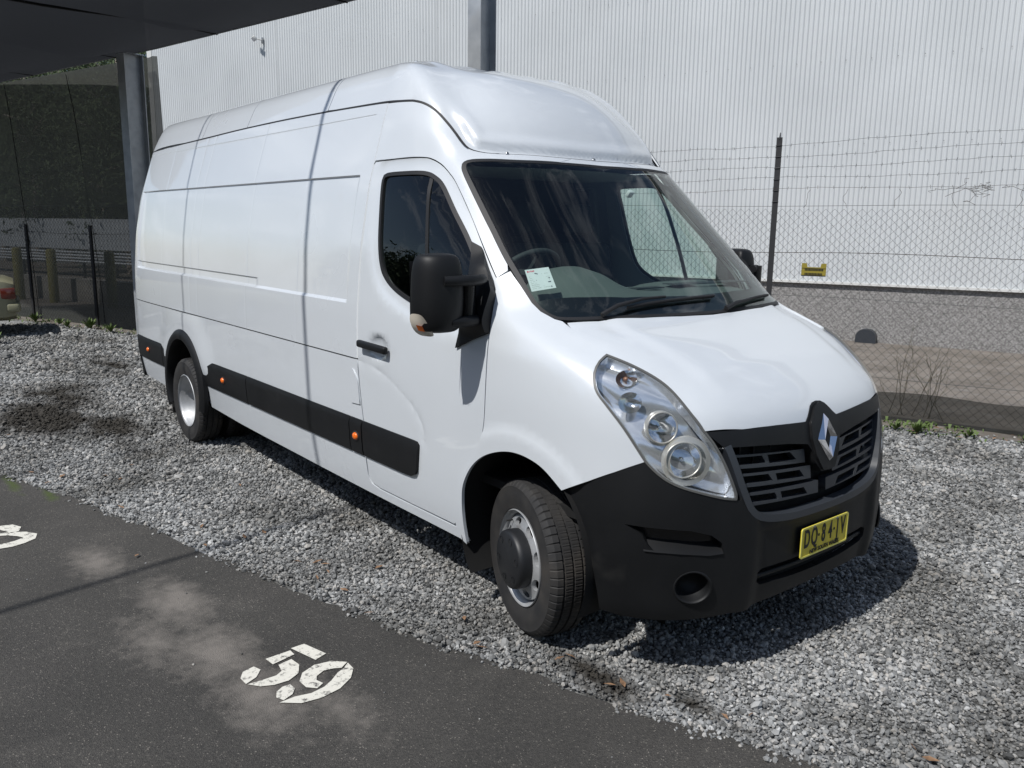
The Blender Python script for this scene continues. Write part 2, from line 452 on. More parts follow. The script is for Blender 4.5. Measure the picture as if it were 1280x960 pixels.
# stones: individual geometry, scattered more densely where they show larger
def rock_mesh(name, k):
    bm = bmesh.new(); bmesh.ops.create_icosphere(bm, subdivisions=1, radius=0.5)
    rr = random.Random(k)
    ax = [Vector((rr.uniform(-1, 1), rr.uniform(-1, 1), rr.uniform(-1, 1))).normalized() for _ in range(7)]
    cut = [rr.uniform(0.28, 0.44) for _ in range(7)]
    for v in bm.verts:
        c = v.co * rr.uniform(0.92, 1.08)
        for a, t in zip(ax, cut):
            d = c.dot(a)
            if d > t: c = c - a * (d - t)
        v.co = Vector((c.x * 1.0, c.y * rr.uniform(0.70, 0.80), c.z * 0.62)) * 1.25
    me = bpy.data.meshes.new(name); bm.to_mesh(me); bm.free()
    return me
m = principled('stone', (0.3, 0.3, 0.3), 0.85)
oi = nd(m, 'ShaderNodeObjectInfo'); rp = nd(m, 'ShaderNodeValToRGB')
cr = rp.color_ramp; cr.elements[0].position = 0.0; cr.elements[0].color = (0.085, 0.086, 0.085, 1); cr.elements[1].position = 1.0; cr.elements[1].color = (0.54, 0.545, 0.54, 1)
e = cr.elements.new(0.35); e.color = (0.22, 0.224, 0.222, 1); e = cr.elements.new(0.75); e.color = (0.36, 0.364, 0.36, 1); e = cr.elements.new(0.93); e.color = (0.42, 0.40, 0.37, 1)
lk(m, oi.outputs['Random'], rp.inputs['Fac'])
gp = nd(m, 'ShaderNodeNewGeometry'); nzl = nd(m, 'ShaderNodeTexNoise'); nzl.inputs['Scale'].default_value = 1.4; nzl.inputs['Detail'].default_value = 6; lk(m, gp.outputs['Position'], nzl.inputs['Vector'])
rl = nd(m, 'ShaderNodeValToRGB'); rl.color_ramp.elements[0].position = 0.34; rl.color_ramp.elements[1].position = 0.60
rl.color_ramp.elements[0].color = (0.50, 0.49, 0.47, 1); rl.color_ramp.elements[1].color = (1, 1, 1, 1); lk(m, nzl.outputs['Fac'], rl.inputs['Fac'])
mu = nd(m, 'ShaderNodeMix'); mu.data_type = 'RGBA'; mu.blend_type = 'MULTIPLY'; mu.inputs['Factor'].default_value = 1.0
lk(m, rp.outputs['Color'], mu.inputs['A']); lk(m, rl.outputs['Color'], mu.inputs['B'])
mix_in(m, mu.outputs['Result'], (0.03, 0.026, 0.02), blobs(m, WET, 2.4, 0.16))
rocks = bpy.data.collections.new('rock_shapes')
for k in range(6):
    rm = rock_mesh('rock_shape', k); rm.materials.append(M('stone')); ro = bpy.data.objects.new('rock_shape', rm); rocks.objects.link(ro)
def scatter_stones():
    bands = [((0.0, 4.6), 6200, 0.0136), ((4.6, 7.5), 3900, 0.0170), ((7.5, 11.0), 1900, 0.023), ((11.0, 17.0), 700, 0.031)]
    P, S_ = [], []
    c = np.array([CAM.x, CAM.y])
    for (r0, r1), dens, size in bands:
        n = int(math.pi * (r1 * r1 - r0 * r0) * dens)
        rr = np.sqrt(rng.uniform(r0 * r0, r1 * r1, n)); an = rng.uniform(0, 2 * math.pi, n)
        keep = np.abs((an - YAW + math.pi) % (2 * math.pi) - math.pi) < R(41)
        rr, an = rr[keep], an[keep]
        q = np.stack([c[0] + rr * np.cos(an), c[1] + rr * np.sin(an)], 1)
        over = q[:, 1] - edge_y(q[:, 0])
        jag = 0.022 * np.sin(q[:, 0] * 5.0) + 0.014 * np.sin(q[:, 0] * 23 + 1.0) + 0.01 * np.sin(q[:, 0] * 61)
        ok = over > jag + rng.normal(0, 0.022, len(q))
        stray = (over > -0.9) & (rng.uniform(0, 1, len(q)) < 0.0012) & (over < 0.05)
        fo = (q[:, 0] - FA.x) * FN.x + (q[:, 1] - FA.y) * FN.y
        thin = (fo > -0.75) & (rng.uniform(0, 1, len(q)) > np.clip((-fo) / 0.75, 0.04, 1) ** 2)
        ok &= (fo < 0.0) & ~thin
        ok |= stray
        # nothing under the middle of the van where no light or eye reaches
        ok &= ~((q[:, 0] > -5.5) & (q[:, 0] < -0.6) & (q[:, 1] > -0.15) & (q[:, 1] < 1.0))
        q = q[ok]
        sc = size * np.exp(rng.normal(0, 0.36, len(q)))
        sc[stray[ok]] *= 0.55
        zz = np.where((q[:, 1] - edge_y(q[:, 0])) < 0.02, 0.012 + sc * 0.2, rng.uniform(0.0, 0.010, len(q)) + sc * 0.18)
        # a slight heap along the asphalt
        P.append(np.concatenate([q, zz[:, None]], 1)); S_.append(sc)
    P = np.concatenate(P); S_ = np.concatenate(S_)
    me = bpy.data.meshes.new('gravel_stones'); me.vertices.add(len(P)); me.vertices.foreach_set('co', P.astype(np.float32).ravel())
    a = me.attributes.new('scl', 'FLOAT', 'POINT'); a.data.foreach_set('value', S_.astype(np.float32))
    rot = np.stack([rng.normal(0, 0.45, len(P)), rng.normal(0, 0.45, len(P)), rng.uniform(0, 6.283, len(P))], 1).astype(np.float32)
    a = me.attributes.new('rot', 'FLOAT_VECTOR', 'POINT'); a.data.foreach_set('vector', rot.ravel())
    a = me.attributes.new('pick', 'INT', 'POINT'); a.data.foreach_set('value', rng.integers(0, 6, len(P)).astype(np.int32))
    o = put('gravel_stones', me, 'stone')
    ng = bpy.data.node_groups.new('scatter', 'GeometryNodeTree')
    ng.interface.new_socket('Geometry', in_out='INPUT', socket_type='NodeSocketGeometry'); ng.interface.new_socket('Geometry', in_out='OUTPUT', socket_type='NodeSocketGeometry')
    gi = ng.nodes.new('NodeGroupInput'); go = ng.nodes.new('NodeGroupOutput'); ip = ng.nodes.new('GeometryNodeInstanceOnPoints'); ci = ng.nodes.new('GeometryNodeCollectionInfo')
    ci.inputs['Collection'].default_value = rocks; ci.inputs['Separate Children'].default_value = True; ci.inputs['Reset Children'].default_value = True
    def attr(nm, t):
        n = ng.nodes.new('GeometryNodeInputNamedAttribute'); n.data_type = t; n.inputs['Name'].default_value = nm; return n.outputs['Attribute']
    ip.inputs['Pick Instance'].default_value = True
    ng.links.new(gi.outputs[0], ip.inputs['Points']); ng.links.new(ci.outputs[0], ip.inputs['Instance'])
    ng.links.new(attr('pick', 'INT'), ip.inputs['Instance Index']); ng.links.new(attr('rot', 'FLOAT_VECTOR'), ip.inputs['Rotation']); ng.links.new(attr('scl', 'FLOAT'), ip.inputs['Scale'])
    ng.links.new(ip.outputs[0], go.inputs[0])
    md = o.modifiers.new('scatter', 'NODES'); md.node_group = ng
    tag(o, 'loose grey crushed stone gravel covering the parking bays', 'gravel'); o['kind'] = 'stuff'
    return len(P)
print('stones', scatter_stones())

# asphalt drive on the camera's side
m = principled('asphalt', (0.05, 0.05, 0.05), 0.88)
base = mottle(m, (0.042, 0.040, 0.037), (0.066, 0.062, 0.057), 1.1, 0.3, 0.7, third=((0.12, 0.112, 0.102), 3.0, 0.56, 0.8, 0.35))
gpo = nd(m, 'ShaderNodeNewGeometry')
fine = nd(m, 'ShaderNodeTexVoronoi'); fine.inputs['Scale'].default_value = 230; lk(m, gpo.outputs['Position'], fine.inputs['Vector'])
sp = nd(m, 'ShaderNodeSeparateColor'); lk(m, fine.outputs['Color'], sp.inputs['Color'])
fr_ = nd(m, 'ShaderNodeValToRGB'); fr_.color_ramp.elements[0].position = 0.0; fr_.color_ramp.elements[0].color = (0.55, 0.55, 0.55, 1); fr_.color_ramp.elements[1].color = (1.45, 1.43, 1.40, 1); lk(m, sp.outputs['Red'], fr_.inputs['Fac'])
e = fr_.color_ramp.elements.new(0.96); e.color = (1.25, 1.24, 1.2, 1); fr_.color_ramp.elements[2].color = (3.6, 3.5, 3.3, 1)
mu = nd(m, 'ShaderNodeMix'); mu.data_type = 'RGBA'; mu.blend_type = 'MULTIPLY'; mu.inputs['Factor'].default_value = 1.0
lk(m, base, mu.inputs['A']); lk(m, fr_.outputs['Color'], mu.inputs['B'])
DUST = [(-2.05, -2.29, 0.40, 0.20, 0.62), (-1.30, -2.10, 0.45, 0.22, 0.66), (-0.70, -2.12, 0.45, 0.25, 0.66), (-0.25, -2.10, 0.5, 0.25, 0.55), (-0.95, -2.3, 0.5, 0.2, 0.45), (0.0, -1.9, 0.4, 0.2, 0.40), (-2.9, -2.75, 0.5, 0.22, 0.4)]
o2 = mix_in(m, mu.outputs['Result'], (0.175, 0.158, 0.140), blobs(m, DUST, 12.0, 0.24))
MOSS = [(-3.45, -2.26, 0.28, 0.07, 0.6), (-3.9, -2.42, 0.5, 0.07, 0.55)]
mix_in(m, o2, (0.055, 0.075, 0.018), blobs(m, MOSS, 9.0, 0.18))
b = nd(m, 'ShaderNodeBump'); b.inputs['Strength'].default_value = 0.8; b.inputs['Distance'].default_value = 0.004; lk(m, fine.outputs['Distance'], b.inputs['Height']); lk(m, b.outputs['Normal'], bsdf(m).inputs['Normal'])
ab = MB(); vs = []
xs = np.concatenate([[-40, -20, -12], np.arange(-9, 4, 0.08), [6, 12, 40]])
for x in xs:
    j = 0.02 * math.sin(x * 7.3) + 0.012 * math.sin(x * 19 + 2) + 0.006 * math.sin(x * 53)
    vs += [(x, edge_y(x) + j, 0.012), (x, edge_y(x) + j + 0.03, -0.01), (x, -60, 0.012)]
fs = []
for i in range(len(xs) - 1):
    a = i * 3; c = a + 3
    fs += [(a + 2, c + 2, c, a), (a, c, c + 1, a + 1)]
ab.add(vs, fs)
structure(ab.build('asphalt_road', 'asphalt'))

# painted bay numbers
m = principled('road_paint', (0.62, 0.60, 0.53), 0.8)
gpo = nd(m, 'ShaderNodeNewGeometry'); nz = nd(m, 'ShaderNodeTexNoise'); nz.inputs['Scale'].default_value = 38; nz.inputs['Detail'].default_value = 8; nz.inputs['Roughness'].default_value = 0.75
lk(m, gpo.outputs['Position'], nz.inputs['Vector'])
rp = nd(m, 'ShaderNodeValToRGB'); rp.color_ramp.elements[0].position = 0.36; rp.color_ramp.elements[1].position = 0.47; rp.color_ramp.elements[0].color = (0.09, 0.085, 0.08, 1); rp.color_ramp.elements[1].color = (0.64, 0.62, 0.55, 1)
lk(m, nz.outputs['Fac'], rp.inputs['Fac']); lk(m, rp.outputs['Color'], bsdf(m).inputs['Base Color'])
GLY59 = [
 [(-0.518, -1.847), (-0.52, -1.798), (-0.395, -1.763), (-0.378, -1.81)],
 [(-0.499, -1.971), (-0.502, -1.872), (-0.472, -1.872), (-0.452, -1.966)],
 [(-0.421, -1.949), (-0.43, -1.898), (-0.377, -1.892), (-0.319, -1.922), (-0.293, -1.973), (-0.297, -2.028), (-0.319, -2.075), (-0.353, -2.101), (-0.348, -2.051), (-0.347, -1.994), (-0.368, -1.959)],
 [(-0.469, -2.046), (-0.437, -2.036), (-0.396, -2.069), (-0.376, -2.112), (-0.419, -2.113), (-0.458, -2.089)],
 [(-0.273, -1.727), (-0.314, -1.768), (-0.328, -1.837), (-0.302, -1.899), (-0.252, -1.934), (-0.2, -1.932), (-0.172, -1.906), (-0.187, -1.879), (-0.222, -1.889), (-0.253, -1.873), (-0.276, -1.828), (-0.267, -1.785), (-0.252, -1.758)],
 [(-0.252, -1.724), (-0.213, -1.727), (-0.157, -1.768), (-0.113, -1.838), (-0.098, -1.923), (-0.111, -1.999), (-0.155, -2.053), (-0.156, -2.003), (-0.139, -1.941), (-0.15, -1.878), (-0.177, -1.831), (-0.214, -1.785), (-0.23, -1.749)],
 [(-0.25, -1.986), (-0.22, -1.983), (-0.19, -2.006), (-0.174, -2.044), (-0.201, -2.055), (-0.234, -2.039), (-0.252, -2.01)]]
ZA = [(-2.947, -2.665), (-2.958, -2.61), (-2.944, -2.556), (-2.875, -2.524), (-2.811, -2.545), (-2.804, -2.577), (-2.858, -2.60), (-2.902, -2.625), (-2.915, -2.665)]
ZB = [(-2.762, -2.513), (-2.693, -2.47), (-2.62, -2.49), (-2.579, -2.55), (-2.559, -2.613), (-2.57, -2.69), (-2.61, -2.75), (-2.67, -2.77), (-2.665, -2.735), (-2.628, -2.70), (-2.625, -2.662), (-2.635, -2.587), (-2.667, -2.529), (-2.72, -2.555), (-2.77, -2.60), (-2.80, -2.66), (-2.83, -2.65), (-2.80, -2.57)]
def bay_number(name, polys, label):
    mb = MB()
    for q in polys:
        V, F, _ = fill(inset(np.array(q), -0.0065), (), (), 0.05); mb.add([(a, b_, 0.016) for a, b_ in V], [tuple(t) for t in F])
    o = mb.build(name, 'road_paint')
    for p in o.data.polygons:
        if p.normal.z < 0: p.flip()
    return tag(o, label, 'road marking')
bay_number('bay_number', GLY59, 'white stencilled number 59 on the asphalt in front of the van')
bay_number('bay_number', [ZA, ZB], 'white stencilled digit cut off at the left edge of the picture')

# strip of earth behind the fence and at its foot
m = principled('earth', (0.20, 0.165, 0.13), 0.95)
mottle(m, (0.105, 0.090, 0.074), (0.20, 0.175, 0.15), 1.7, 0.3, 0.7, third=((0.24, 0.23, 0.22), 6.0, 0.5, 0.75, 0.5), bump=0.6, bscale=40, bdist=0.01)
eb = MB(); eb.add([FP(-40, -0.28, 0.004), FP(30, -0.28, 0.004), FP(30, 12, 0.004), FP(-40, 12, 0.004)], [(0, 1, 2, 3)])
structure(eb.build('earth_strip', 'earth'))

# ------------------------------------------------------------------ warehouse
WOFF = 6.0; WS0, WS1 = -18.9, 14.0
m = principled('cladding', (0.60, 0.62, 0.63), 0.5)
mottle(m, (0.545, 0.565, 0.575), (0.60, 0.62, 0.63), 0.8, 0.3, 0.7, third=((0.52, 0.525, 0.52), 0.55, 0.55, 0.8, 0.35))
m = principled('pebble', (0.25, 0.25, 0.25), 0.9)
geo = nd(m, 'ShaderNodeTexCoord'); vo = nd(m, 'ShaderNodeTexVoronoi'); vo.inputs['Scale'].default_value = 62; lk(m, geo.outputs['Object'], vo.inputs['Vector'])
sp = nd(m, 'ShaderNodeSeparateColor'); lk(m, vo.outputs['Color'], sp.inputs['Color']); rp = nd(m, 'ShaderNodeValToRGB')
rp.color_ramp.elements[0].color = (0.15, 0.145, 0.14, 1); rp.color_ramp.elements[1].color = (0.36, 0.35, 0.34, 1); lk(m, sp.outputs['Red'], rp.inputs['Fac']); lk(m, rp.outputs['Color'], bsdf(m).inputs['Base Color'])
bu = nd(m, 'ShaderNodeBump'); bu.invert = True; bu.inputs['Strength'].default_value = 0.9; bu.inputs['Distance'].default_value = 0.008; lk(m, vo.outputs['Distance'], bu.inputs['Height']); lk(m, bu.outputs['Normal'], bsdf(m).inputs['Normal'])
principled('flashing', (0.62, 0.62, 0.60), 0.4)
principled('steel', (0.26, 0.275, 0.29), 0.5, metal=0.5)
wh = empty('warehouse', FP(-2, WOFF + 4, 0))
def kid(o, p): o.parent = p; o.matrix_parent_inverse = Matrix.Translation(p.location).inverted() if p.rotation_euler[2] == 0 else p.matrix_basis.inverted(); return o
PITCH = 0.0762
def corrugated(s0, s1, z0, z1, off, amp=0.011, pitch=PITCH, per=10):
    mb = MB(); n = int((s1 - s0) / pitch * per); vs = []
    for i in range(n + 1):
        s = s0 + (s1 - s0) * i / n
        ph = (i % per) / per - 0.5; d = amp * (2.4 * math.exp(-(ph / 0.17) ** 2) - 0.7) if per > 7 else amp * math.cos(2 * math.pi * i / per)
        vs += [FP(s, off + d, z0), FP(s, off + d, z1)]
    mb.add(vs, [(2 * i, 2 * i + 2, 2 * i + 3, 2 * i + 1) for i in range(n)], True)
    return mb
# cladding in two tiers lapped at the height where the photograph shows a change
SHEET = 0.762 * 3
ns = int((WS1 - WS0) / SHEET)
for i in range(ns):
    a = WS0 + i * SHEET
    kid(corrugated(a, a + SHEET, 0.95, 9.0, WOFF + (0.0 if i % 2 else 0.0035)).build('cladding_sheet', 'cladding'), wh)
pl = MB(); q = [FP(WS0 + 0.02, WOFF + 0.05, 0), FP(WS1, WOFF + 0.05, 0), FP(WS1, WOFF + 0.05, 0.97), FP(WS0 + 0.02, WOFF + 0.05, 0.97)]
nseg = 11; L = (WS1 - WS0) / nseg
for i in range(nseg):
    a, b_ = WS0 + i * L + 0.0015, WS0 + (i + 1) * L - 0.0015
    pb = MB(); vs = [FP(a, WOFF + 0.03, -0.05), FP(b_, WOFF + 0.03, -0.05), FP(b_, WOFF + 0.2, -0.05), FP(a, WOFF + 0.2, -0.05), FP(a, WOFF + 0.03, 0.985), FP(b_, WOFF + 0.03, 0.985), FP(b_, WOFF + 0.2, 0.985), FP(a, WOFF + 0.2, 0.985)]
    pb.add(vs, [(3, 2, 1, 0), (4, 5, 6, 7), (0, 1, 5, 4), (1, 2, 6, 5), (2, 3, 7, 6), (3, 0, 4, 7)])
    kid(pb.build('plinth_panel', 'pebble'), wh)
fl = MB()
def fbox(mb, s0, s1, o0, o1, z0, z1):
    vs = [FP(s0, o0, z0), FP(s1, o0, z0), FP(s1, o1, z0), FP(s0, o1, z0), FP(s0, o0, z1), FP(s1, o0, z1), FP(s1, o1, z1), FP(s0, o1, z1)]
    return mb.add(vs, [(3, 2, 1, 0), (4, 5, 6, 7), (0, 1, 5, 4), (1, 2, 6, 5), (2, 3, 7, 6), (3, 0, 4, 7)])
fbox(fl, WS0, WS1, WOFF - 0.035, WOFF + 0.1, 0.935, 0.975)
kid(fl.build('base_flashing', 'flashing'), wh)
cf = MB(); fbox(cf, WS0 - 0.12, WS0 + 0.06, WOFF - 0.02, WOFF + 0.16, 0, 9.0); kid(cf.build('corner_flashing', 'flashing'), wh)
ew = MB(); ew.add([FP(WS0 - 0.05, WOFF + 0.1, 0), FP(WS0 - 0.05, WOFF + 14, 0), FP(WS0 - 0.05, WOFF + 14, 9), FP(WS0 - 0.05, WOFF + 0.1, 9)], [(0, 1, 2, 3)]); kid(ew.build('end_wall', 'cladding'), wh)
rf = MB(); fbox(rf, WS0 - 0.1, WS1 + 0.1, WOFF - 0.25, WOFF + 14, 9.0, 9.12); kid(rf.build('roof', 'flashing'), wh)
# rows of fixing screws
scm = MB().lathe([(0.0, -0.006), (0.006, -0.006), (0.008, 0.0)], 6, 'y').mesh('screw')
srow = MB()
for zz in (1.9, 3.2, 4.5, 5.8, 7.1):
    for i in range(int((WS1 - WS0) / (PITCH * 5))):
        s = WS0 + 0.038 + i * PITCH * 5
        c0 = FP(s, WOFF - 0.008, zz); a = FU * 0.009; u_ = Vector((0, 0, 0.009)); nn = FN * -0.006
        srow.add([c0 - a, c0 + u_, c0 + a, c0 - u_, c0 + nn], [(0, 4, 1), (1, 4, 2), (2, 4, 3), (3, 4, 0)])
so = kid(srow.build('fixing_screws', 'screw'), wh); so['kind'] = 'stuff'
tag(wh, 'large pale grey corrugated metal warehouse on a pebbled concrete plinth behind the fence', 'building')

fx = empty('wall_floodlight', FP(-14.75, WOFF - 0.02, 6.02), FANG)
MB().box((-0.03, -0.05, -0.09), (0.03, 0.0, 0.09)).build('bracket', 'steel', fx, bevel=0.006)
MB().tube([(0, -0.03, 0), (-0.05, -0.14, 0.02), (-0.10, -0.20, 0.03)], 0.016, 8).build('arm', 'flashing', fx)
MB().box((-0.11, -0.045, -0.075), (0.11, 0.045, 0.075)).build('lamp_head', 'flashing', fx, loc=(-0.13, -0.24, 0.03), rot=(R(42), 0, R(-30)), bevel=0.02)
MB().box((-0.09, -0.052, -0.058), (0.09, -0.046, 0.058)).build('lens', 'paper', fx, loc=(-0.13, -0.24, 0.03), rot=(R(42), 0, R(-30)))
fx.scale = (0.75, 0.75, 0.75)
tag(fx, 'small white floodlight on a short arm high on the corrugated wall', 'floodlight')
vt = MB(); seg = 14
vs = []
for d in (0.0, -0.16):
    for k in range(seg + 1):
        w = math.pi * k / seg; vs.append(FP(-1.03 + 0.16 * math.cos(w), WOFF + 0.03 + d, 0.03 + 0.20 * math.sin(w) ** 0.55 if 0 < k < seg else 0.0))
fs = [(k, k + 1, seg + 2 + k, seg + 1 + k) for k in range(seg)] + [tuple(range(seg + 1, 2 * seg + 2))]
vt.add(vs, fs)
tag(vt.build('vent_cover', 'plastic_grey'), 'dark rounded vent cover at the foot of the pebbled plinth', 'vent')

# ------------------------------------------------------------------ columns of the shade structure
m = principled('galv', (0.36, 0.38, 0.40), 0.5, metal=0.35)
mottle(m, (0.30, 0.32, 0.34), (0.43, 0.45, 0.47), 6.0, 0.3, 0.7, third=((0.20, 0.19, 0.17), 3.0, 0.55, 0.8, 0.5))
def column(x, y, h, ang, label):
    c = empty('shade_column', (x, y, 0), ang)
    for sy in (-1, 1): MB().box((-0.085, sy * 0.155 - 0.007, 0), (0.085, sy * 0.155 + 0.007, h)).build('flange', 'galv', c)
    MB().box((-0.006, -0.148, 0), (0.006, 0.148, h)).build('web', 'galv', c)
    MB().box((-0.16, -0.22, 0.0), (0.16, 0.22, 0.025)).build('base_plate', 'galv', c)
    MB().box((-0.1, -0.17, h), (0.1, 0.17, h + 0.015)).build('cap_plate', 'galv', c)
    return tag(c, label, 'column', 'columns of the shade structure')
column(-11.02, 0.52, 4.25, FANG, 'grey steel column under the shade cloth, seen past the rear of the van')
column(-5.2, 2.68, 5.6, FANG, 'grey steel column rising behind the roof of the van')

# ------------------------------------------------------------------ shade cloth: roof sheet and hanging screen
cloth_mat('roof_cloth', (0.036, 0.038, 0.042), 0.006)
cloth_mat('screen_cloth', (0.085, 0.088, 0.080), 0.12)
cloth_mat('skirt_cloth', (0.030, 0.032, 0.030), 0.30)
def sheet(name, f, nu, nv, mat, parent=None):
    mb = MB(); vs = [f(i / nu, j / nv) for j in range(nv + 1) for i in range(nu + 1)]
    mb.add(vs, [(j * (nu + 1) + i, j * (nu + 1) + i + 1, (j + 1) * (nu + 1) + i + 1, (j + 1) * (nu + 1) + i) for j in range(nv) for i in range(nu)], True)
    return mb.build(name, mat, parent)
B0 = Vector((-16.6, -0.95, 4.22)); B1 = Vector((-10.4, 0.70, 4.27)); B2 = Vector((-3.6, 2.06, 4.27))
def back_edge(t):
    return B0.lerp(B1, t / 0.48) if t < 0.48 else B1.lerp(B2, (t - 0.48) / 0.52)
NB = 5
cn = empty('shade_canopy', (-10, -0.5, 4.2))
for k in range(NB):
    def fsheet(a, b_, k=k):
        t = (k + a) / NB * 0.998 + 0.001
        p = back_edge(t) + Vector((0.25 * b_, -2.75 * b_, 0))
        return (p.x, p.y, p.z + 0.20 * math.sin(math.pi * a) * (-1) * min(1, b_ * 3) + 0.07 * min(1, b_ * 3) * math.sin(b_ * 7 + k) * math.sin(math.pi * a) + 0.004 * math.sin(t * 310) * (1 - b_) ** 6)
    kid(sheet('cloth_panel', fsheet, 24, 12, 'roof_cloth'), cn)
for k in range(NB + 1):
    t = k / NB * 0.998 + 0.001
    a = back_edge(t)
    mb = MB(); mb.tube([a + Vector((0.25 * q, -2.75 * q, 0.0 + 0.02 * math.sin(q * 6))) for q in np.linspace(-0.01, 1, 9)], 0.016, 6)
    kid(mb.build('seam_rope', 'void'), cn)
mb = MB(); mb.tube([back_edge(t) + Vector((0, 0.01, 0)) for t in np.linspace(0, 1, 30)], 0.012, 6); kid(mb.build('edge_cable', 'steel'), cn)
tag(cn, 'dark shade cloth canopy stretched overhead at the upper left', 'canopy')

scn = empty('shade_screen', FP(-13.6, 0.06, 0))
def fscreen(a, b_):
    s = -17.2 + a * 6.45
    base = FP(s, 0.06 + 0.03 * math.sin(s * 2.1) * math.sin(math.pi * b_), 0); top = back_edge(0.48 * a)
    w = 0.45 * b_ ** 3
    p = base.lerp(Vector((top.x, top.y, 0)), w)
    return (p.x, p.y, b_ * (top.z - 0.01 + 0.008 * math.sin(s * 30)))
kid(sheet('screen_sheet', fscreen, 60, 12, 'screen_cloth'), scn)
for s in (-16.9, -14.9, -12.9):
    mb = MB(); mb.tube([FP(s + 0.28 * (1 - zz / 4.2) + 0.02 * math.sin(zz * 2), 0.045 - 0.27 * (zz / 4.25) ** 3 * min(1, max(0, (s + 17.2) / 6.45)), zz) for zz in np.linspace(0.05, 4.19, 9)], 0.006, 5); kid(mb.build('tie_rope', 'void'), scn)
tag(scn, 'tall dark shade cloth screen hanging along the back fence at left', 'screen')

# ------------------------------------------------------------------ chain link fence
principled('wire', (0.075, 0.078, 0.08), 0.6, metal=0.3)
m = principled('post_black', (0.022, 0.022, 0.024), 0.6)
principled('rusty_wire', (0.055, 0.042, 0.035), 0.8)
FS0, FS1 = -17.0, 4.0
fe = empty('chain_link_fence', FP(-6, 0, 0))
def chain(s0, s1, z0, z1, pit=0.084, rad=0.0018):
    mb = MB(); h = pit / 2; nrow = int((z1 - z0) / h); vs_all = []; fs_all = []
    ncol = int((s1 - s0) / h)
    for i in range(ncol):
        s = s0 + i * h; b = len(vs_all)
        for r_ in range(nrow + 1):
            side = (r_ + i) % 2
            c = FP(s + (h if side else 0), 0.004 * (1 if side else -1), z0 + r_ * h)
            for k in range(3):
                w = 2 * math.pi * k / 3
                vs_all.append(c + FU * (rad * 1.25 * math.cos(w)) + FN * (rad * 1.25 * math.sin(w)))
        for r_ in range(nrow):
            for k in range(3):
                fs_all.append((b + r_ * 3 + k, b + r_ * 3 + (k + 1) % 3, b + (r_ + 1) * 3 + (k + 1) % 3, b + (r_ + 1) * 3 + k))
    mb.add(vs_all, fs_all, True)
    return mb
o = kid(chain(FS0, FS1, 0.06, 2.05).build('wire_mesh', 'wire'), fe); o['kind'] = 'stuff'
for s in (-16.5, -14.62, -12.68, -10.2, -7.2, -4.2, -1.235, 1.9):
    tall = s > -10.5
    h = 2.73 if tall else 1.74
    pb = MB()
    if tall:
        # painted angle-iron post
        vs = []
        for z in (-0.1, h):
            vs += [FP(s - 0.028, -0.03, z), FP(s + 0.028, -0.03, z), FP(s + 0.028, -0.024, z), FP(s - 0.022, -0.024, z), FP(s - 0.022, 0.02, z), FP(s - 0.028, 0.02, z)]
        pb.add(vs, [(i, (i + 1) % 6, 6 + (i + 1) % 6, 6 + i) for i in range(6)] + [(11, 10, 9, 8, 7, 6)])
        pb.tube([FP(s, -0.026, h - 0.02), FP(s + 0.004, -0.026, h + 0.045)], [0.010, 0.005], 6)
        for z in np.arange(2.1, 2.7, 0.11): pb.tube([FP(s - 0.032, -0.034, z), FP(s + 0.032, -0.034, z + 0.004)], 0.004, 5)
    else:
        # star picket with notches down one arm
        for a in (90, 210, 330):
            d = FU * math.cos(R(a)) * 0.032 + FN * math.sin(R(a)) * 0.032; tt = (FU * -math.sin(R(a)) + FN * math.cos(R(a))) * 0.003
            c = FP(s, -0.05, 0); t_ = Vector((0, 0, h))
            pb.add([c + tt, c + d + tt, c + d - tt, c - tt, c + tt + t_, c + d + tt + t_, c + d - tt + t_, c - tt + t_], [(0, 1, 5, 4), (1, 2, 6, 5), (2, 3, 7, 6), (4, 5, 6, 7)])
        for z in np.arange(0.25, h, 0.10):
            c = FP(s - 0.034, -0.06, z); pb.box((-0.010, -0.004, -0.014), (0.010, 0.004, 0.014), Matrix.Translation(c) @ Matrix.Rotation(FANG, 4, 'Z'))
    kid(pb.build('post', 'post_black'), fe)
def sagwire(z, s0, s1, rad, off=-0.012, sag=0.012, seed=0, n=60, mat='wire', name='line_wire', kink=0.0):
    rr = random.Random(seed); pts = []
    for i in range(n + 1):
        t = i / n; s = s0 + (s1 - s0) * t
        pts.append(FP(s, off, z + sag * math.sin(s * 1.7 + seed) + rr.uniform(-kink, kink)))
    return kid(MB().tube(pts, rad, 4).build(name, mat), fe)
sagwire(2.065, FS0, FS1, 0.0028, seed=1, sag=0.006); sagwire(1.60, FS0, FS1, 0.0042, seed=2, mat='rusty_wire', sag=0.015); sagwire(1.165, FS0, FS1, 0.0028, seed=3, sag=0.008); sagwire(0.42, FS0, FS1, 0.0026, seed=4, sag=0.01)
def barbed(z, seed, slope=0.0, kink=0.006, mat='wire'):
    rr = random.Random(seed); mb = MB(); s0, s1 = -11.5, FS1
    pts = [FP(s, -0.03, z + slope * (s + 1.2) + 0.012 * math.sin(s * 2.3 + seed) + rr.uniform(-kink, kink)) for s in np.linspace(s0, s1, 110)]
    mb.tube(pts, 0.0021, 4)
    for i in range(len(pts) - 1):
        c = pts[i].lerp(pts[i + 1], rr.random())
        for a in (rr.uniform(0.4, 2.7), rr.uniform(0.4, 2.7)):
            d = (FU * math.cos(a) * 0.4 + Vector((0, 0, 1)) * math.sin(a) + FN * rr.uniform(-0.5, 0.5)).normalized() * 0.017
            mb.tube([c - d, c + d], 0.0013, 3)
    return kid(mb.build('barbed_wire', mat), fe)
for k, z in enumerate((2.225, 2.335, 2.44, 2.545, 2.66)): barbed(z, 10 + k, slope=0.012 + 0.004 * k, mat='rusty_wire' if k == 0 else 'wire')
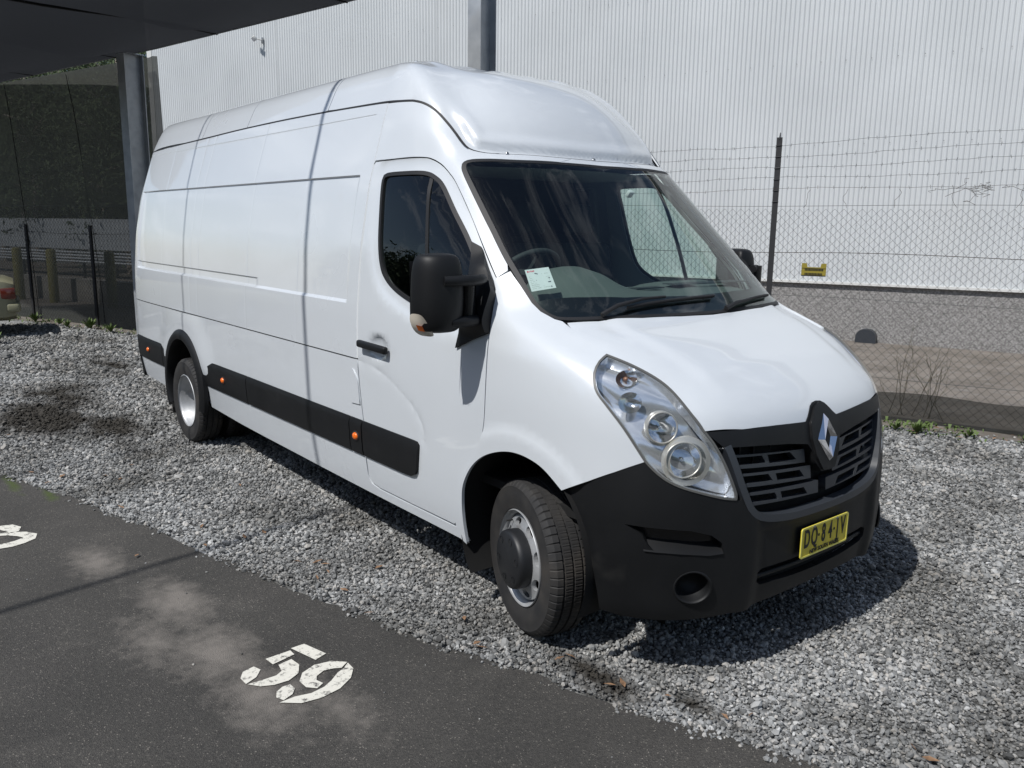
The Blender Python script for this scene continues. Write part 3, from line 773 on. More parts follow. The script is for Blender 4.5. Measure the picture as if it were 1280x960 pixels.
# black cloth skirt along the foot
def fskirt(a, b_):
    s = -10.6 + a * 14.6
    return tuple(FP(s, -0.035 + 0.012 * math.sin(s * 9) * (1 - b_) + 0.03 * (1 - b_) ** 2 * math.sin(s * 3.1), b_ * (0.285 + 0.012 * math.sin(s * 5.0))))
kid(sheet('cloth_skirt', fskirt, 160, 4, 'skirt_cloth'), fe)
tag(fe, 'tall chain link fence with barbed wire strands in front of the warehouse', 'fence')

# dead creeper caught in the top wires
rr = random.Random(5); vn = MB()
for k in range(26):
    s = 0.15 + rr.random() * 1.6; z = 2.18 + rr.uniform(-0.07, 0.06); p = FP(s, -0.05, z); pts = [p]
    for i in range(6):
        p = p + FU * rr.uniform(-0.06, 0.09) + Vector((0, 0, rr.uniform(-0.04, 0.04))) + FN * rr.uniform(-0.02, 0.02); pts.append(p)
    vn.tube(pts, 0.0022, 3)
for s in (-0.9, -0.55, -0.1, 0.35, 0.9):
    pts = [FP(s, -0.04, 2.22)]
    for i in range(5): pts.append(pts[-1] + FU * rr.uniform(-0.035, 0.035) + Vector((0, 0, -0.035)))
    vn.tube(pts, 0.002, 3)
tag(vn.build('dead_creeper', 'rusty_wire'), 'tangle of dead creeper stems on the lowest barbed strand', 'creeper')

# warning plate hung on the mesh
sg = empty('fence_sign', FP(-0.812, -0.02, 1.436), FANG)
principled('sign_yellow', (0.26, 0.21, 0.025), 0.6)
out = [(-0.118, -0.062), (0.118, -0.062), (0.118, 0.066), (0.070, 0.066), (0.062, 0.028), (-0.062, 0.028), (-0.070, 0.066), (-0.118, 0.066)]
flat_shape('plate', out, [], 'sign_yellow', sg, 0.004, lambda a, b_, d: (a, -d, b_), 0.05, back=True)
rr = random.Random(3)
for z0, zh, nm in ((0.0, 0.020, 'lettering'), (-0.042, 0.020, 'lettering')):
    lt = MB(); x = -0.085
    while x < 0.08:
        w = rr.uniform(0.007, 0.013); lt.box((x, -0.0025, z0 - zh / 2 + 0.002), (x + w, -0.001, z0 + zh / 2 + 0.002)); x += w + 0.004
    lt.build(nm, 'plate_black', sg)
bd = MB()
bd.box((-0.118, -0.0022, -0.062), (0.118, -0.001, -0.052)).box((-0.118, -0.0022, 0.014), (0.118, -0.001, 0.018)); bd.build('band', 'plate_black', sg)
tag(sg, 'small yellow and black warning plate hanging on the chain link', 'sign')

# ------------------------------------------------------------------ plants and litter at the fence foot
principled('weed_leaf', (0.085, 0.13, 0.03), 0.7); principled('dry_stem', (0.10, 0.085, 0.06), 0.85)
m = principled('litter', (0.20, 0.10, 0.05), 0.8); mottle(m, (0.10, 0.055, 0.03), (0.34, 0.20, 0.11), 30, 0.3, 0.7)
def weed(x, y, h, n, k, name, label, mat='weed_leaf'):
    rr = random.Random(k); mb = MB()
    for i in range(n):
        a = rr.uniform(0, 6.28); L_ = h * rr.uniform(0.5, 1.1); sp_ = rr.uniform(0.15, 0.9); w = L_ * rr.uniform(0.06, 0.13)
        d = Vector((math.cos(a), math.sin(a), 0)); sd = Vector((-d.y, d.x, 0)); prev = None
        for j in range(5):
            t = j / 4; c = Vector((x, y, 0.01)) + d * (L_ * sp_ * t) + Vector((0, 0, L_ * (t - 0.45 * sp_ * t * t))); ww = w * (math.sin(math.pi * (0.12 + 0.88 * t)))
            cur = (c - sd * ww, c + sd * ww)
            if prev: mb.add([prev[0], prev[1], cur[1], cur[0]], [(0, 1, 2, 3)], True)
            prev = cur
    return tag(mb.build(name, mat), label, 'weed', 'weeds along the fence foot')
for i, (s, off, h, n, lb) in enumerate([(0.12, -0.42, 0.10, 34, 'small green weed at the fence foot just right of the van bonnet'), (0.30, -0.48, 0.14, 46, 'bushy green fern-like weed before the black fence skirt'), (0.72, -0.35, 0.09, 30, 'low green weed between the fern-like weed and dry leaves'), (1.15, -0.32, 0.08, 24, 'low green weed near the right edge by dry leaves'),
      (-14.2, -0.28, 0.20, 44, 'yellowish grass tuft behind the parked sedan'), (-13.4, -0.30, 0.14, 40, 'yellowish grass tuft midway along the shade screen'), (-12.5, -0.32, 0.22, 46, 'tall grass tuft near the second picket of the screen'), (-11.8, -0.40, 0.18, 40, 'grass tuft nearest the rear of the van'), (-13.0, -0.42, 0.16, 30, 'spread grass tuft on the gravel under the screen')]):
    p = FP(s, off, 0); weed(p.x, p.y, h, n, i, 'weed', lb)
weed(-11.6, -1.5, 0.22, 26, 77, 'weed', 'lone grass tuft in the gravel beside the parked sedan')
gc = MB(); rr = random.Random(31)
for k in range(900):
    s_ = rr.uniform(-0.2, 2.2) if k < 520 else rr.uniform(-15.5, -11.2); o_ = -abs(rr.gauss(0.22, 0.20)) - 0.04
    if math.sin(s_ * 5.3) + math.sin(s_ * 2.1 + 1) + rr.uniform(-1, 1) < 0.1: continue
    c = FP(s_, o_, 0.004); a = rr.uniform(0, 6.28); d = Vector((math.cos(a), math.sin(a), 0)); sd_ = Vector((-d.y, d.x, 0)); L_ = rr.uniform(0.02, 0.07)
    w = L_ * rr.uniform(0.12, 0.3)
    gc.add([c - sd_ * w * 0.4, c + sd_ * w * 0.4, c + d * L_ * 0.5 + sd_ * w + Vector((0, 0, L_ * 0.7)), c + d * L_ + Vector((0, 0, L_ * 0.6)), c + d * L_ * 0.5 - sd_ * w + Vector((0, 0, L_ * 0.7))], [(0, 1, 2, 4), (2, 3, 4)])
o = tag(gc.build('ground_weeds', 'weed_leaf'), 'sparse low green weeds in the dirt along the fence foot', 'ground cover'); o['kind'] = 'stuff'
lf = MB(); rr = random.Random(11)
spots = [(-1.895, -1.406), (-1.359, -1.44), (-1.98, -2.10), (-0.27, -1.109), (0.974, -0.798), (-3.817, -1.641), (-4.315, -0.70), (0.75, -0.86), (1.02, -0.70), (-1.3, -1.35), (0.55, -0.98)]
for k in range(46):
    p = FP(rr.uniform(0.1, 1.9), -rr.uniform(0.12, 0.55), 0); spots.append((p.x, p.y))
for k in range(40):
    x = rr.uniform(-6, 2.5); y = edge_y(x) + abs(rr.gauss(0.0, 0.35)); spots.append((x, y))
for k in range(14): spots.append((rr.uniform(0.9, 2.8), rr.uniform(0.0, 3.8)))
for i, (x, y) in enumerate(spots):
    L_ = rr.uniform(0.016, 0.034); a = rr.uniform(0, 6.28); d = Vector((math.cos(a), math.sin(a), 0)); sd = Vector((-d.y, d.x, 0)); c = Vector((x, y, 0.022 + rr.uniform(0, 0.006)))
    w = L_ * rr.uniform(0.25, 0.5); cu = rr.uniform(0.002, 0.012)
    lf.add([c - d * L_, c - d * L_ * 0.2 + sd * w + Vector((0, 0, cu)), c + d * L_ + Vector((0, 0, cu)), c - d * L_ * 0.2 - sd * w + Vector((0, 0, cu * rr.uniform(0, 1.3)))], [(0, 1, 2, 3)])
o = tag(lf.build('fallen_leaves', 'litter'), 'scattered dry brown leaves on the gravel and along the fence', 'leaves'); o['kind'] = 'stuff'
# bare shrub behind the mesh
sb = MB(); rr = random.Random(21)
def twig(p, d, L_, r_, dep):
    pts = [p]; q = p; dd = d
    for i in range(4):
        dd = (dd + Vector((rr.uniform(-.25, .25), rr.uniform(-.25, .25), rr.uniform(-.1, .22)))).normalized(); q = q + dd * L_ / 4; pts.append(q)
        if dep > 0 and rr.random() < 0.75: twig(q, (dd + Vector((rr.uniform(-.9, .9), rr.uniform(-.9, .9), rr.uniform(-.2, .5)))).normalized(), L_ * rr.uniform(0.4, 0.7), r_ * 0.6, dep - 1)
    sb.tube(pts, [r_, r_ * .85, r_ * .7, r_ * .55, r_ * .4], 4)
for k in range(8): twig(FP(0.2 + rr.uniform(-.35, .35), 0.2 + rr.uniform(0, .2), 0), Vector((rr.uniform(-.4, .4), rr.uniform(-.4, .4), 1)).normalized(), rr.uniform(0.35, 0.68), 0.005, 2)
tag(sb.build('bare_shrub', 'dry_stem'), 'leafless twiggy shrub growing just behind the chain link', 'shrub')

# ------------------------------------------------------------------ yard beyond the screen
principled('shed_metal', (0.52, 0.55, 0.58), 0.5); m = principled('old_concrete', (0.24, 0.23, 0.21), 0.9); mottle(m, (0.17, 0.16, 0.145), (0.33, 0.31, 0.28), 2.0, 0.3, 0.7)
principled('bollard_yellow', (0.20, 0.18, 0.05), 0.7)
tag(corrugated(-40, -18.5, 0.92, 1.86, 7.0, 0.03, 0.21, 6).build('corrugated_fence', 'shed_metal'), 'pale corrugated metal fence seen through the lower part of the screen', 'fence')
st = empty('pipe_rack', FP(-22, 6.2, 0))
for k in range(4): kid(MB().tube([FP(-40, 6.2, 0.60 + 0.09 * k), FP(-18.0, 6.2, 0.60 + 0.09 * k)], 0.03, 8).build('pipe', 'shed_metal'), st)
for s in np.arange(-39, -18.4, 3.2): kid(fbox(MB(), s, s + 0.06, 6.24, 6.3, 0, 0.95).build('upright', 'post_black'), st)
tag(st, 'rack of horizontal grey pipes in the yard beyond the screen', 'rack')
cw = MB(); fbox(cw, -34, -12.5, 2.4, 2.65, 0, 0.52); tag(cw.build('concrete_wall', 'old_concrete'), 'low weathered concrete wall just beyond the shade screen', 'wall')
for s, lb in ((-18.75, 'yellow post beyond the screen, above the parked sedan'), (-17.4, 'yellow post beyond the screen, beside the left picket'), (-15.3, 'yellow post beyond the screen, by the right picket')):
    mb = MB(); c = FP(s, 2.0, 0); mb.tube([c, c + Vector((0, 0, 1.15)), c + Vector((0, 0, 1.19))], [0.10, 0.10, 0.06], 12)
    tag(mb.build('yellow_post', 'bollard_yellow'), lb, 'post', 'yellow posts beyond the screen')
principled('bark', (0.30, 0.26, 0.22), 0.9)
m = principled('gum_leaf', (0.07, 0.10, 0.045), 0.95); mottle(m, (0.045, 0.07, 0.03), (0.11, 0.14, 0.07), 0.9, 0.3, 0.7)
def gum_tree(x, y, h, k, label):
    rr = random.Random(k); t = empty('gum_tree', (x, y, 0)); tb = MB(); lb = MB()
    pts = [Vector((0, 0, 0))]; d = Vector((rr.uniform(-.1, .1), rr.uniform(-.1, .1), 1))
    for i in range(7): pts.append(pts[-1] + (d + Vector((rr.uniform(-.16, .16), rr.uniform(-.16, .16), 0))).normalized() * h * 0.12)
    tb.tube(pts, [0.16 * (1 - 0.1 * i) for i in range(8)], 8)
    tips = []
    for i in range(2, 8):
        for _ in range(3):
            a = rr.uniform(0, 6.28); q = pts[i]; bp = [q]; dd = Vector((math.cos(a), math.sin(a), rr.uniform(0.3, 0.9))).normalized(); L_ = h * rr.uniform(0.13, 0.28)
            for j in range(4):
                dd = (dd + Vector((rr.uniform(-.3, .3), rr.uniform(-.3, .3), rr.uniform(-.2, .2)))).normalized(); bp.append(bp[-1] + dd * L_ / 4); tips.append(bp[-1])
            tb.tube(bp, [0.05, 0.04, 0.03, 0.022, 0.012], 5)
    for c in tips:
        for _ in range(95):
            p = c + Vector((rr.gauss(0, .55), rr.gauss(0, .55), rr.gauss(0, .42))); a = Vector((rr.uniform(-1, 1), rr.uniform(-1, 1), rr.uniform(-1.4, .2))).normalized(); b_ = a.cross(Vector((rr.uniform(-1, 1), rr.uniform(-1, 1), rr.uniform(-1, 1)))).normalized()
            L_ = rr.uniform(0.06, 0.12)
            lb.add([p - a * L_, p + b_ * L_ * 0.3, p + a * L_, p - b_ * L_ * 0.3], [(0, 1, 2, 3)])
    tb.build('trunk', 'bark', t); lb.build('crown', 'gum_leaf', t)
    return tag(t, label, 'tree', 'gum trees beyond the screen')
for k, (s, off, h, lb) in enumerate([(-31.0, 9.0, 8.5, 'gum tree behind the screen at the far left edge of the picture'), (-27.3, 11.0, 10.5, 'tall pale-trunked gum tree behind the right half of the screen'), (-33.5, 12.5, 9.5, 'gum tree behind the screen left of the pale trunk'), (-24.9, 9.2, 7.5, 'leafy gum tree behind the screen beside the steel column'), (-36.8, 11.5, 9.0, 'gum tree farthest left beyond the screen'), (-39.0, 16.5, 12.0, 'tallest gum tree standing farthest behind the screen'), (-44.0, 17.0, 11.0, 'gum tree deep behind the left of the screen'), (-34.5, 15.0, 10.0, 'gum tree partly hidden by the steel column'), (-27.6, 8.0, 6.0, 'low bushy gum tree just above the pale corrugated fence at left'), (-24.0, 7.9, 5.5, 'low bushy gum tree above the pale corrugated fence near the right picket')]):
    p = FP(s, off, 0); gum_tree(p.x, p.y, h, 40 + k, lb)
# dense scrub closing the view under the gum trees
hb = MB(); rr = random.Random(99)
for k in range(150000):
    s_ = rr.uniform(-78, -38); o_ = 26 + rr.gauss(0, 1.2); z_ = rr.uniform(0, 25) * (0.75 + 0.25 * math.sin(s_ * 0.9) * math.sin(s_ * 0.37))
    p = FP(s_, o_, z_); a = Vector((rr.uniform(-1, 1), rr.uniform(-1, 1), rr.uniform(-1, 1))).normalized(); b_ = a.cross(Vector((rr.uniform(-1, 1), rr.uniform(-1, 1), rr.uniform(-1, 1)))).normalized(); L_ = rr.uniform(0.07, 0.15)
    hb.add([p - a * L_, p + b_ * L_ * 0.45, p + a * L_, p - b_ * L_ * 0.45], [(0, 1, 2, 3)])
o = tag(hb.build('far_scrub', 'gum_leaf'), 'dark mass of bushland behind the gum trees and screen', 'bushland'); o['kind'] = 'stuff'

hb = MB(); rr = random.Random(98)
for k in range(36000):
    x_ = rr.uniform(-70, 22); y_ = -17 + 0.3 * x_ + rr.gauss(0, 1.5); z_ = 9 * rr.random() ** 0.8 * (0.7 + 0.3 * math.sin(x_ * 0.7) * math.sin(x_ * 0.23 + 1))
    p = Vector((x_, y_, z_)); a = Vector((rr.uniform(-1, 1), rr.uniform(-1, 1), rr.uniform(-1, 1))).normalized(); b_ = a.cross(Vector((rr.uniform(-1, 1), rr.uniform(-1, 1), rr.uniform(-1, 1)))).normalized(); L_ = rr.uniform(0.22, 0.42)
    hb.add([p - a * L_, p + b_ * L_ * 0.45, p + a * L_, p - b_ * L_ * 0.45], [(0, 1, 2, 3)])
o = tag(hb.build('roadside_scrub', 'gum_leaf'), 'dark bushland across the drive, reflected low in the van door window', 'bushland'); o['kind'] = 'stuff'

# ------------------------------------------------------------------ parked sedan at the left edge
def sedan(loc, rz):
    c = empty('parked_sedan', loc, rz)      # local: x forward, rear end at x = 0, y left, z up
    secs = [(0.0, 0.62, 0.36, 0.78), (-0.02, 0.70, 0.30, 0.90), (0.12, 0.80, 0.28, 0.955), (0.95, 0.84, 0.26, 0.985), (2.0, 0.85, 0.25, 0.97), (3.2, 0.84, 0.25, 0.95), (4.2, 0.80, 0.27, 0.88), (4.58, 0.70, 0.32, 0.78), (4.64, 0.6, 0.36, 0.70)]
    vs = []; n = 12
    for (x, w, zb, zt) in secs:
        for (a, b_) in [(0, 0), (0.8, 0.0), (0.97, 0.10), (1.0, 0.30), (1.0, 0.55), (0.985, 0.80), (0.93, 0.95), (0.80, 1.0), (0.4, 1.015), (0, 1.02)]: vs.append((x, w * a, zb + (zt - zb) * b_))
    nn = 10; fs = []
    for i in range(len(secs) - 1):
        for j in range(nn - 1): fs.append((i * nn + j, (i + 1) * nn + j, (i + 1) * nn + j + 1, i * nn + j + 1))
    fs.append(tuple(range(nn))); fs.append(tuple((len(secs) - 1) * nn + j for j in range(nn - 1, -1, -1)))
    mb = MB(); mb.add(vs, fs, True); mb.add([(x, -y, z) for x, y, z in vs], [f[::-1] for f in fs], True)
    mb.build('body', 'car_paint', c, auto=True)
    rb = MB(); P_ = [(1.15, 0.97), (1.75, 1.38), (2.9, 1.40), (3.55, 0.96)]
    hw = [0.74, 0.56, 0.56, 0.74]
    vs = [(x, s * w, z) for (x, z), w in zip(P_, hw) for s in (-1, 1)]
    rb.add([vs[i] for i in (2, 3, 5, 4)], [(0, 1, 2, 3)]); rb.build('roof', 'car_paint', c)
    gb_ = MB(); gb_.add([vs[i] for i in (0, 1, 3, 2)], [(0, 1, 2, 3)]); gb_.build('rear_screen', 'gloss_black', c)
    gb_ = MB(); gb_.add([vs[i] for i in (4, 5, 7, 6)], [(0, 1, 2, 3)]); gb_.build('windscreen', 'gloss_black', c)
    for s in (0, 1): MB().add([vs[i] for i in (s, s + 2, s + 4, s + 6)], [(0, 1, 2, 3)]).build('side_glass', 'gloss_black', c)
    MB().box((-0.09, -0.80, 0.42), (0.12, 0.80, 0.58)).build('rear_bumper', 'car_paint', c, bevel=0.05, seg=4)
    MB().box((4.45, -0.80, 0.40), (4.72, 0.80, 0.56)).build('front_bumper', 'car_paint', c, bevel=0.05, seg=4)
    MB().box((-0.01, -0.60, 0.33), (0.3, 0.60, 0.43)).build('valance', 'plastic', c)
    for s in (-1, 1):
        MB().box((-0.035, s * 0.66 - 0.14, 0.64), (0.17, s * 0.66 + 0.145, 0.82)).build('tail_lamp', 'red_lens', c, bevel=0.02)
        MB().box((4.5, s * 0.55 - 0.16, 0.60), (4.63, s * 0.55 + 0.16, 0.74)).build('headlamp', 'lamp_shell', c, bevel=0.02)
        for x in (0.95, 3.75):
            w = MB(); w.lathe([(0.17, -0.09), (0.27, -0.10), (0.31, -0.07), (0.315, 0.07), (0.27, 0.10), (0.17, 0.09)], 28); w.build('tyre', 'rubber', c, loc=(x, s * 0.74, 0.315))
            MB().lathe([(0.0, -0.085 * -s), (0.12, 0.095 * s), (0.18, 0.08 * s)], 24).build('rim', 'rim', c, loc=(x, s * 0.74, 0.315))
    return tag(c, 'olive beige sedan parked at the left edge, its boot and tail lamp showing', 'car')
sedan((-13.0, -1.01, 0), math.atan2(-0.99, -0.14)).scale = (1, 1, 0.95)

# =================================================================== THE VAN
# van outer skin, right half given with positive half-width (mirrored later). rows bottom->top, columns centre-front -> side -> rear centre
def rear(z):   # rear face x
    return np.interp(z,[0.2,1.1,2.0,2.5,2.8],[-5.97,-5.99,-5.93,-5.86,-5.80])
def Wz(z):
    return np.interp(z,[.2,.35,.55,.75,1.1,1.37,1.68,2.01,2.24,2.45,2.52],[.96,.985,1.01,1.02,1.02,1.015,.99,.935,.872,.80,.775])
def row(front, zs, wf=1.0, w=None):
    """front: list of 7 (x,y,z) pts c0..c6 ; zs: side height from there to the rear"""
    pts=[tuple(q) for q in front]
    z=zs
    W=Wz(z) if w is None else w
    xr=rear(z)
    for x in (-1.6,-2.6,-3.6,-4.6,-5.3,-5.7):
        ww=W-(0.012 if x<-5.5 else 0)
        pts.append((x,ww,z))
    pts+= [(xr+.12,W-.025,z),(xr+.035,W-.085,z),(xr+.002,W-.20,z),(xr-.012,W*.5,z),(xr-.016,0,z)]
    return pts
ROWS=[
 row([(.775,0,.20),(.762,.35,.20),(.705,.62,.21),(.59,.80,.22),(.45,.905,.24),(.33,.955,.25),(-.5,.975,.30)],.30),
 row([(.83,0,.27),(.815,.35,.27),(.76,.62,.28),(.65,.80,.29),(.49,.92,.30),(.33,.972,.31),(-.5,.985,.36)],.36),
 row([(.855,0,.42),(.84,.35,.42),(.785,.62,.42),(.675,.80,.42),(.505,.93,.42),(.33,.985,.42),(-.5,1.0,.46)],.46),
 row([(.862,0,.60),(.847,.35,.60),(.79,.62,.60),(.68,.80,.60),(.51,.935,.60),(.33,.992,.60),(-.5,1.012,.62)],.62),
 row([(.858,0,.76),(.84,.35,.76),(.785,.62,.77),(.675,.80,.78),(.505,.932,.79),(.32,.992,.79),(-.5,1.016,.79)],.79),
 row([(.832,0,.93),(.815,.35,.93),(.76,.62,.94),(.65,.79,.95),(.49,.92,.96),(.31,.990,.96),(-.5,1.018,.96)],.96),
 row([(.80,0,1.06),(.783,.35,1.06),(.725,.62,1.06),(.625,.775,1.07),(.475,.905,1.09),(.30,.985,1.10),(-.5,1.016,1.10)],1.10),
 row([(.765,0,1.12),(.748,.35,1.12),(.69,.62,1.125),(.59,.765,1.14),(.45,.892,1.17),(.28,.978,1.18),(-.5,1.012,1.20)],1.20),
 row([(.68,0,1.20),(.665,.35,1.20),(.61,.61,1.205),(.53,.755,1.212),(.405,.87,1.235),(.25,.965,1.26),(-.5,1.006,1.30)],1.30),
 row([(.54,0,1.285),(.525,.35,1.287),(.48,.61,1.295),(.42,.755,1.295),(.325,.86,1.303),(.18,.95,1.32),(-.5,.998,1.38)],1.38),
 row([(.37,0,1.365),(.355,.35,1.368),(.305,.62,1.378),(.235,.77,1.373),(.145,.862,1.372),(.03,.94,1.385),(-.52,.990,1.46)],1.46),
 row([(.21,0,1.425),(.195,.35,1.428),(.135,.63,1.432),(.035,.79,1.440),(-.065,.875,1.455),(-.165,.93,1.47),(-.55,.980,1.55)],1.55),
 row([(.02,0,1.60),(.003,.35,1.60),(-.06,.63,1.603),(-.155,.795,1.61),(-.25,.868,1.62),(-.34,.915,1.63),(-.66,.962,1.70)],1.70),
 row([(-.19,0,1.80),(-.207,.35,1.80),(-.27,.625,1.798),(-.37,.79,1.795),(-.47,.853,1.80),(-.56,.892,1.81),(-.82,.932,1.87)],1.87),
 row([(-.40,0,2.00),(-.418,.35,2.00),(-.48,.62,1.993),(-.58,.782,1.985),(-.69,.84,1.985),(-.78,.872,1.99),(-1.0,.905,2.03)],2.03),
 row([(-.575,0,2.165),(-.592,.35,2.165),(-.655,.60,2.155),(-.75,.765,2.140),(-.86,.82,2.14),(-.96,.848,2.145),(-1.16,.872,2.17)],2.17),
]
# roof cap rows continue: lip, face, shoulders, roof
CAP=[
 row([(-.625,0,2.200),(-.642,.34,2.200),(-.705,.58,2.192),(-.79,.715,2.20),(-.885,.775,2.245),(-.985,.808,2.29),(-1.22,.832,2.34)],2.35,w=.835),
 row([(-.665,0,2.235),(-.685,.33,2.235),(-.75,.56,2.230),(-.825,.69,2.25),(-.925,.748,2.31),(-1.03,.778,2.37),(-1.28,.796,2.455)],2.47,w=.797),
 row([(-.735,0,2.345),(-.755,.31,2.345),(-.815,.52,2.345),(-.90,.635,2.37),(-.995,.70,2.425),(-1.09,.737,2.485),(-1.33,.757,2.555)],2.555,w=.757),
 row([(-.845,0,2.475),(-.865,.29,2.47),(-.925,.475,2.47),(-1.01,.58,2.475),(-1.10,.648,2.53),(-1.19,.69,2.59),(-1.40,.713,2.645)],2.640,w=.713),
 row([(-1.00,0,2.59),(-1.02,.26,2.588),(-1.075,.42,2.59),(-1.15,.515,2.595),(-1.235,.58,2.635),(-1.32,.622,2.68),(-1.49,.65,2.710)],2.712,w=.65),
 row([(-1.19,0,2.672),(-1.205,.22,2.672),(-1.25,.35,2.675),(-1.315,.43,2.69),(-1.39,.49,2.71),(-1.46,.525,2.724),(-1.60,.55,2.738)],2.742,w=.56),
 row([(-1.42,0,2.722),(-1.43,.15,2.722),(-1.46,.24,2.724),(-1.50,.30,2.73),(-1.55,.335,2.737),(-1.60,.36,2.742),(-1.72,.38,2.748)],2.754,w=.40),
 row([(-1.60,0,2.740),(-1.605,.05,2.740),(-1.62,.09,2.741),(-1.64,.11,2.743),(-1.67,.12,2.745),(-1.70,.13,2.747),(-1.80,.14,2.750)],2.760,w=.17),
]
def pchip(t,y,tq):
    t=np.asarray(t,float);y=np.asarray(y,float)
    h=np.diff(t);d=np.diff(y,axis=0)/h.reshape(-1,*([1]*(y.ndim-1)))
    n=len(t);m=np.zeros_like(y)
    # Catmull style non-uniform slopes (C1), softer than monotone pchip
    for i in range(1,n-1):
        m[i]=(d[i-1]*h[i]+d[i]*h[i-1])/(h[i]+h[i-1])
    m[0]=d[0];m[-1]=d[-1]
    k=np.clip(np.searchsorted(t,tq,side='right')-1,0,n-2)
    hh=h[k];s=(tq-t[k])/hh
    sh=(slice(None),)+(None,)*(y.ndim-1)
    s_=s[sh];h_=hh[sh]
    return (2*s_**3-3*s_**2+1)*y[k]+(s_**3-2*s_**2+s_)*h_*m[k]+(-2*s_**3+3*s_**2)*y[k+1]+(s_**3-s_**2)*h_*m[k+1]
def dense(rows,nu=14,nv=None):
    A=np.array(rows)           # R,C,3
    R,Cn,_=A.shape
    seg=np.linalg.norm(np.diff(A,axis=1),axis=2).mean(0);tv=np.concatenate([[0],np.cumsum(np.maximum(seg,.05))])
    segu=np.linalg.norm(np.diff(A,axis=0),axis=2)[:,:7].mean(1);tu=np.concatenate([[0],np.cumsum(np.maximum(segu,.03))])
    # column sampling: fine at front
    q=[]
    for j in range(Cn-1):
        nn=12 if j<7 else 10
        q+=list(np.linspace(tv[j],tv[j+1],nn,endpoint=False))
    q.append(tv[-1]);q=np.array(q)
    B=pchip(tv,A.transpose(1,0,2),q)   # V,R,3
    qu=[]
    for i in range(R-1): qu+=list(np.linspace(tu[i],tu[i+1],nu,endpoint=False))
    qu.append(tu[-1])
    D=pchip(tu,B.transpose(1,0,2),np.array(qu))  # U,V,3
    # smooth
    for it in range(20):
        E=D.copy()
        E[1:-1]=.25*D[:-2]+.5*D[1:-1]+.25*D[2:]
        F=E.copy();F[:,1:-1]=.25*E[:,:-2]+.5*E[:,1:-1]+.25*E[:,2:]
        F[:,0,1]=0;F[:,-1,1]=0
        # centre columns symmetric smoothing
        F[:,0,0]=.5*E[:,0,0]+.5*E[:,1,0];F[:,0,2]=.5*E[:,0,2]+.5*E[:,1,2]
        D=F
    return D
SK = dense(ROWS + CAP)
def grid_normals(D):
    du = np.gradient(D, axis=0); dv = np.gradient(D, axis=1)
    n = np.cross(dv, du); n /= np.linalg.norm(n, axis=2, keepdims=True) + 1e-12
    return n
NR = grid_normals(SK)
if NR[80, 110, 1] < 0: NR = -NR
NR[:, 0, 1] = 0; NR /= np.linalg.norm(NR, axis=2, keepdims=True)
U_, V_, _ = SK.shape
def half(s):
    P = SK.reshape(-1, 3) * np.array([1, s, 1]); N = NR.reshape(-1, 3) * np.array([1, s, 1])
    idx = np.arange(U_ * V_).reshape(U_, V_)
    a, b, c, d = idx[:-1, :-1].ravel(), idx[:-1, 1:].ravel(), idx[1:, 1:].ravel(), idx[1:, :-1].ravel()
    T = np.concatenate([np.stack([a, b, c], 1), np.stack([a, c, d], 1)])
    return P, N, T
p0, n0, t0 = half(-1); p1, n1, t1 = half(1)
SKP = np.concatenate([p0, p1]); SKN = np.concatenate([n0, n1]); SKT = np.concatenate([t0, t1 + len(p0)])
BVH = BVHTree.FromPolygons([tuple(q) for q in SKP], [tuple(int(i) for i in q) for q in SKT], all_triangles=True)
def cast(o, d):
    h = BVH.ray_cast(Vector(o), Vector(d))
    return h
def _hit(o, d, guess):
    h = BVH.ray_cast(Vector(o), Vector(d))
    if h[0] is None: h = BVH.find_nearest(Vector(guess))
    return np.array(h[0])
def at_side(x, z, s=-1): return _hit((x, s * 4, z), (0, -s, 0), (x, s, z))
def at_front(y, z): return _hit((4, y, z), (-1, 0, 0), (0.8, y, z))
def at_rear(y, z): return _hit((-10, y, z), (1, 0, 0), (-5.9, y, z))
def at_top(x, y): return _hit((x, y, 6), (0, 0, -1), (x, y, 2.7))
def norm_at(hits, faces):
    hits = np.array(hits); T = SKT[np.array(faces)]
    a, b, c = SKP[T[:, 0]], SKP[T[:, 1]], SKP[T[:, 2]]
    v0, v1, v2 = b - a, c - a, hits - a
    d00 = (v0 * v0).sum(1); d01 = (v0 * v1).sum(1); d11 = (v1 * v1).sum(1); d20 = (v2 * v0).sum(1); d21 = (v2 * v1).sum(1)
    den = d00 * d11 - d01 * d01 + 1e-18
    v = (d11 * d20 - d01 * d21) / den; w = (d00 * d21 - d01 * d20) / den
    n = SKN[T[:, 0]] * (1 - v - w)[:, None] + SKN[T[:, 1]] * v[:, None] + SKN[T[:, 2]] * w[:, None]
    return n / (np.linalg.norm(n, axis=1, keepdims=True) + 1e-12)
def frame(d):
    d = np.array(d, float); d /= np.linalg.norm(d)
    e1 = np.cross([0, 0, 1], d) if abs(d[2]) < 0.8 else np.array([1.0, 0, 0]) - d * d[0]
    e1 = e1 / np.linalg.norm(e1); e2 = np.cross(d, e1)
    return d, e1, e2
def mir(pts): return [None if q is None else (q[0], -q[1], q[2]) for q in pts]
def on_skin(p):
    q = BVH.find_nearest(Vector(p)); return np.array(q[0]), q[2]
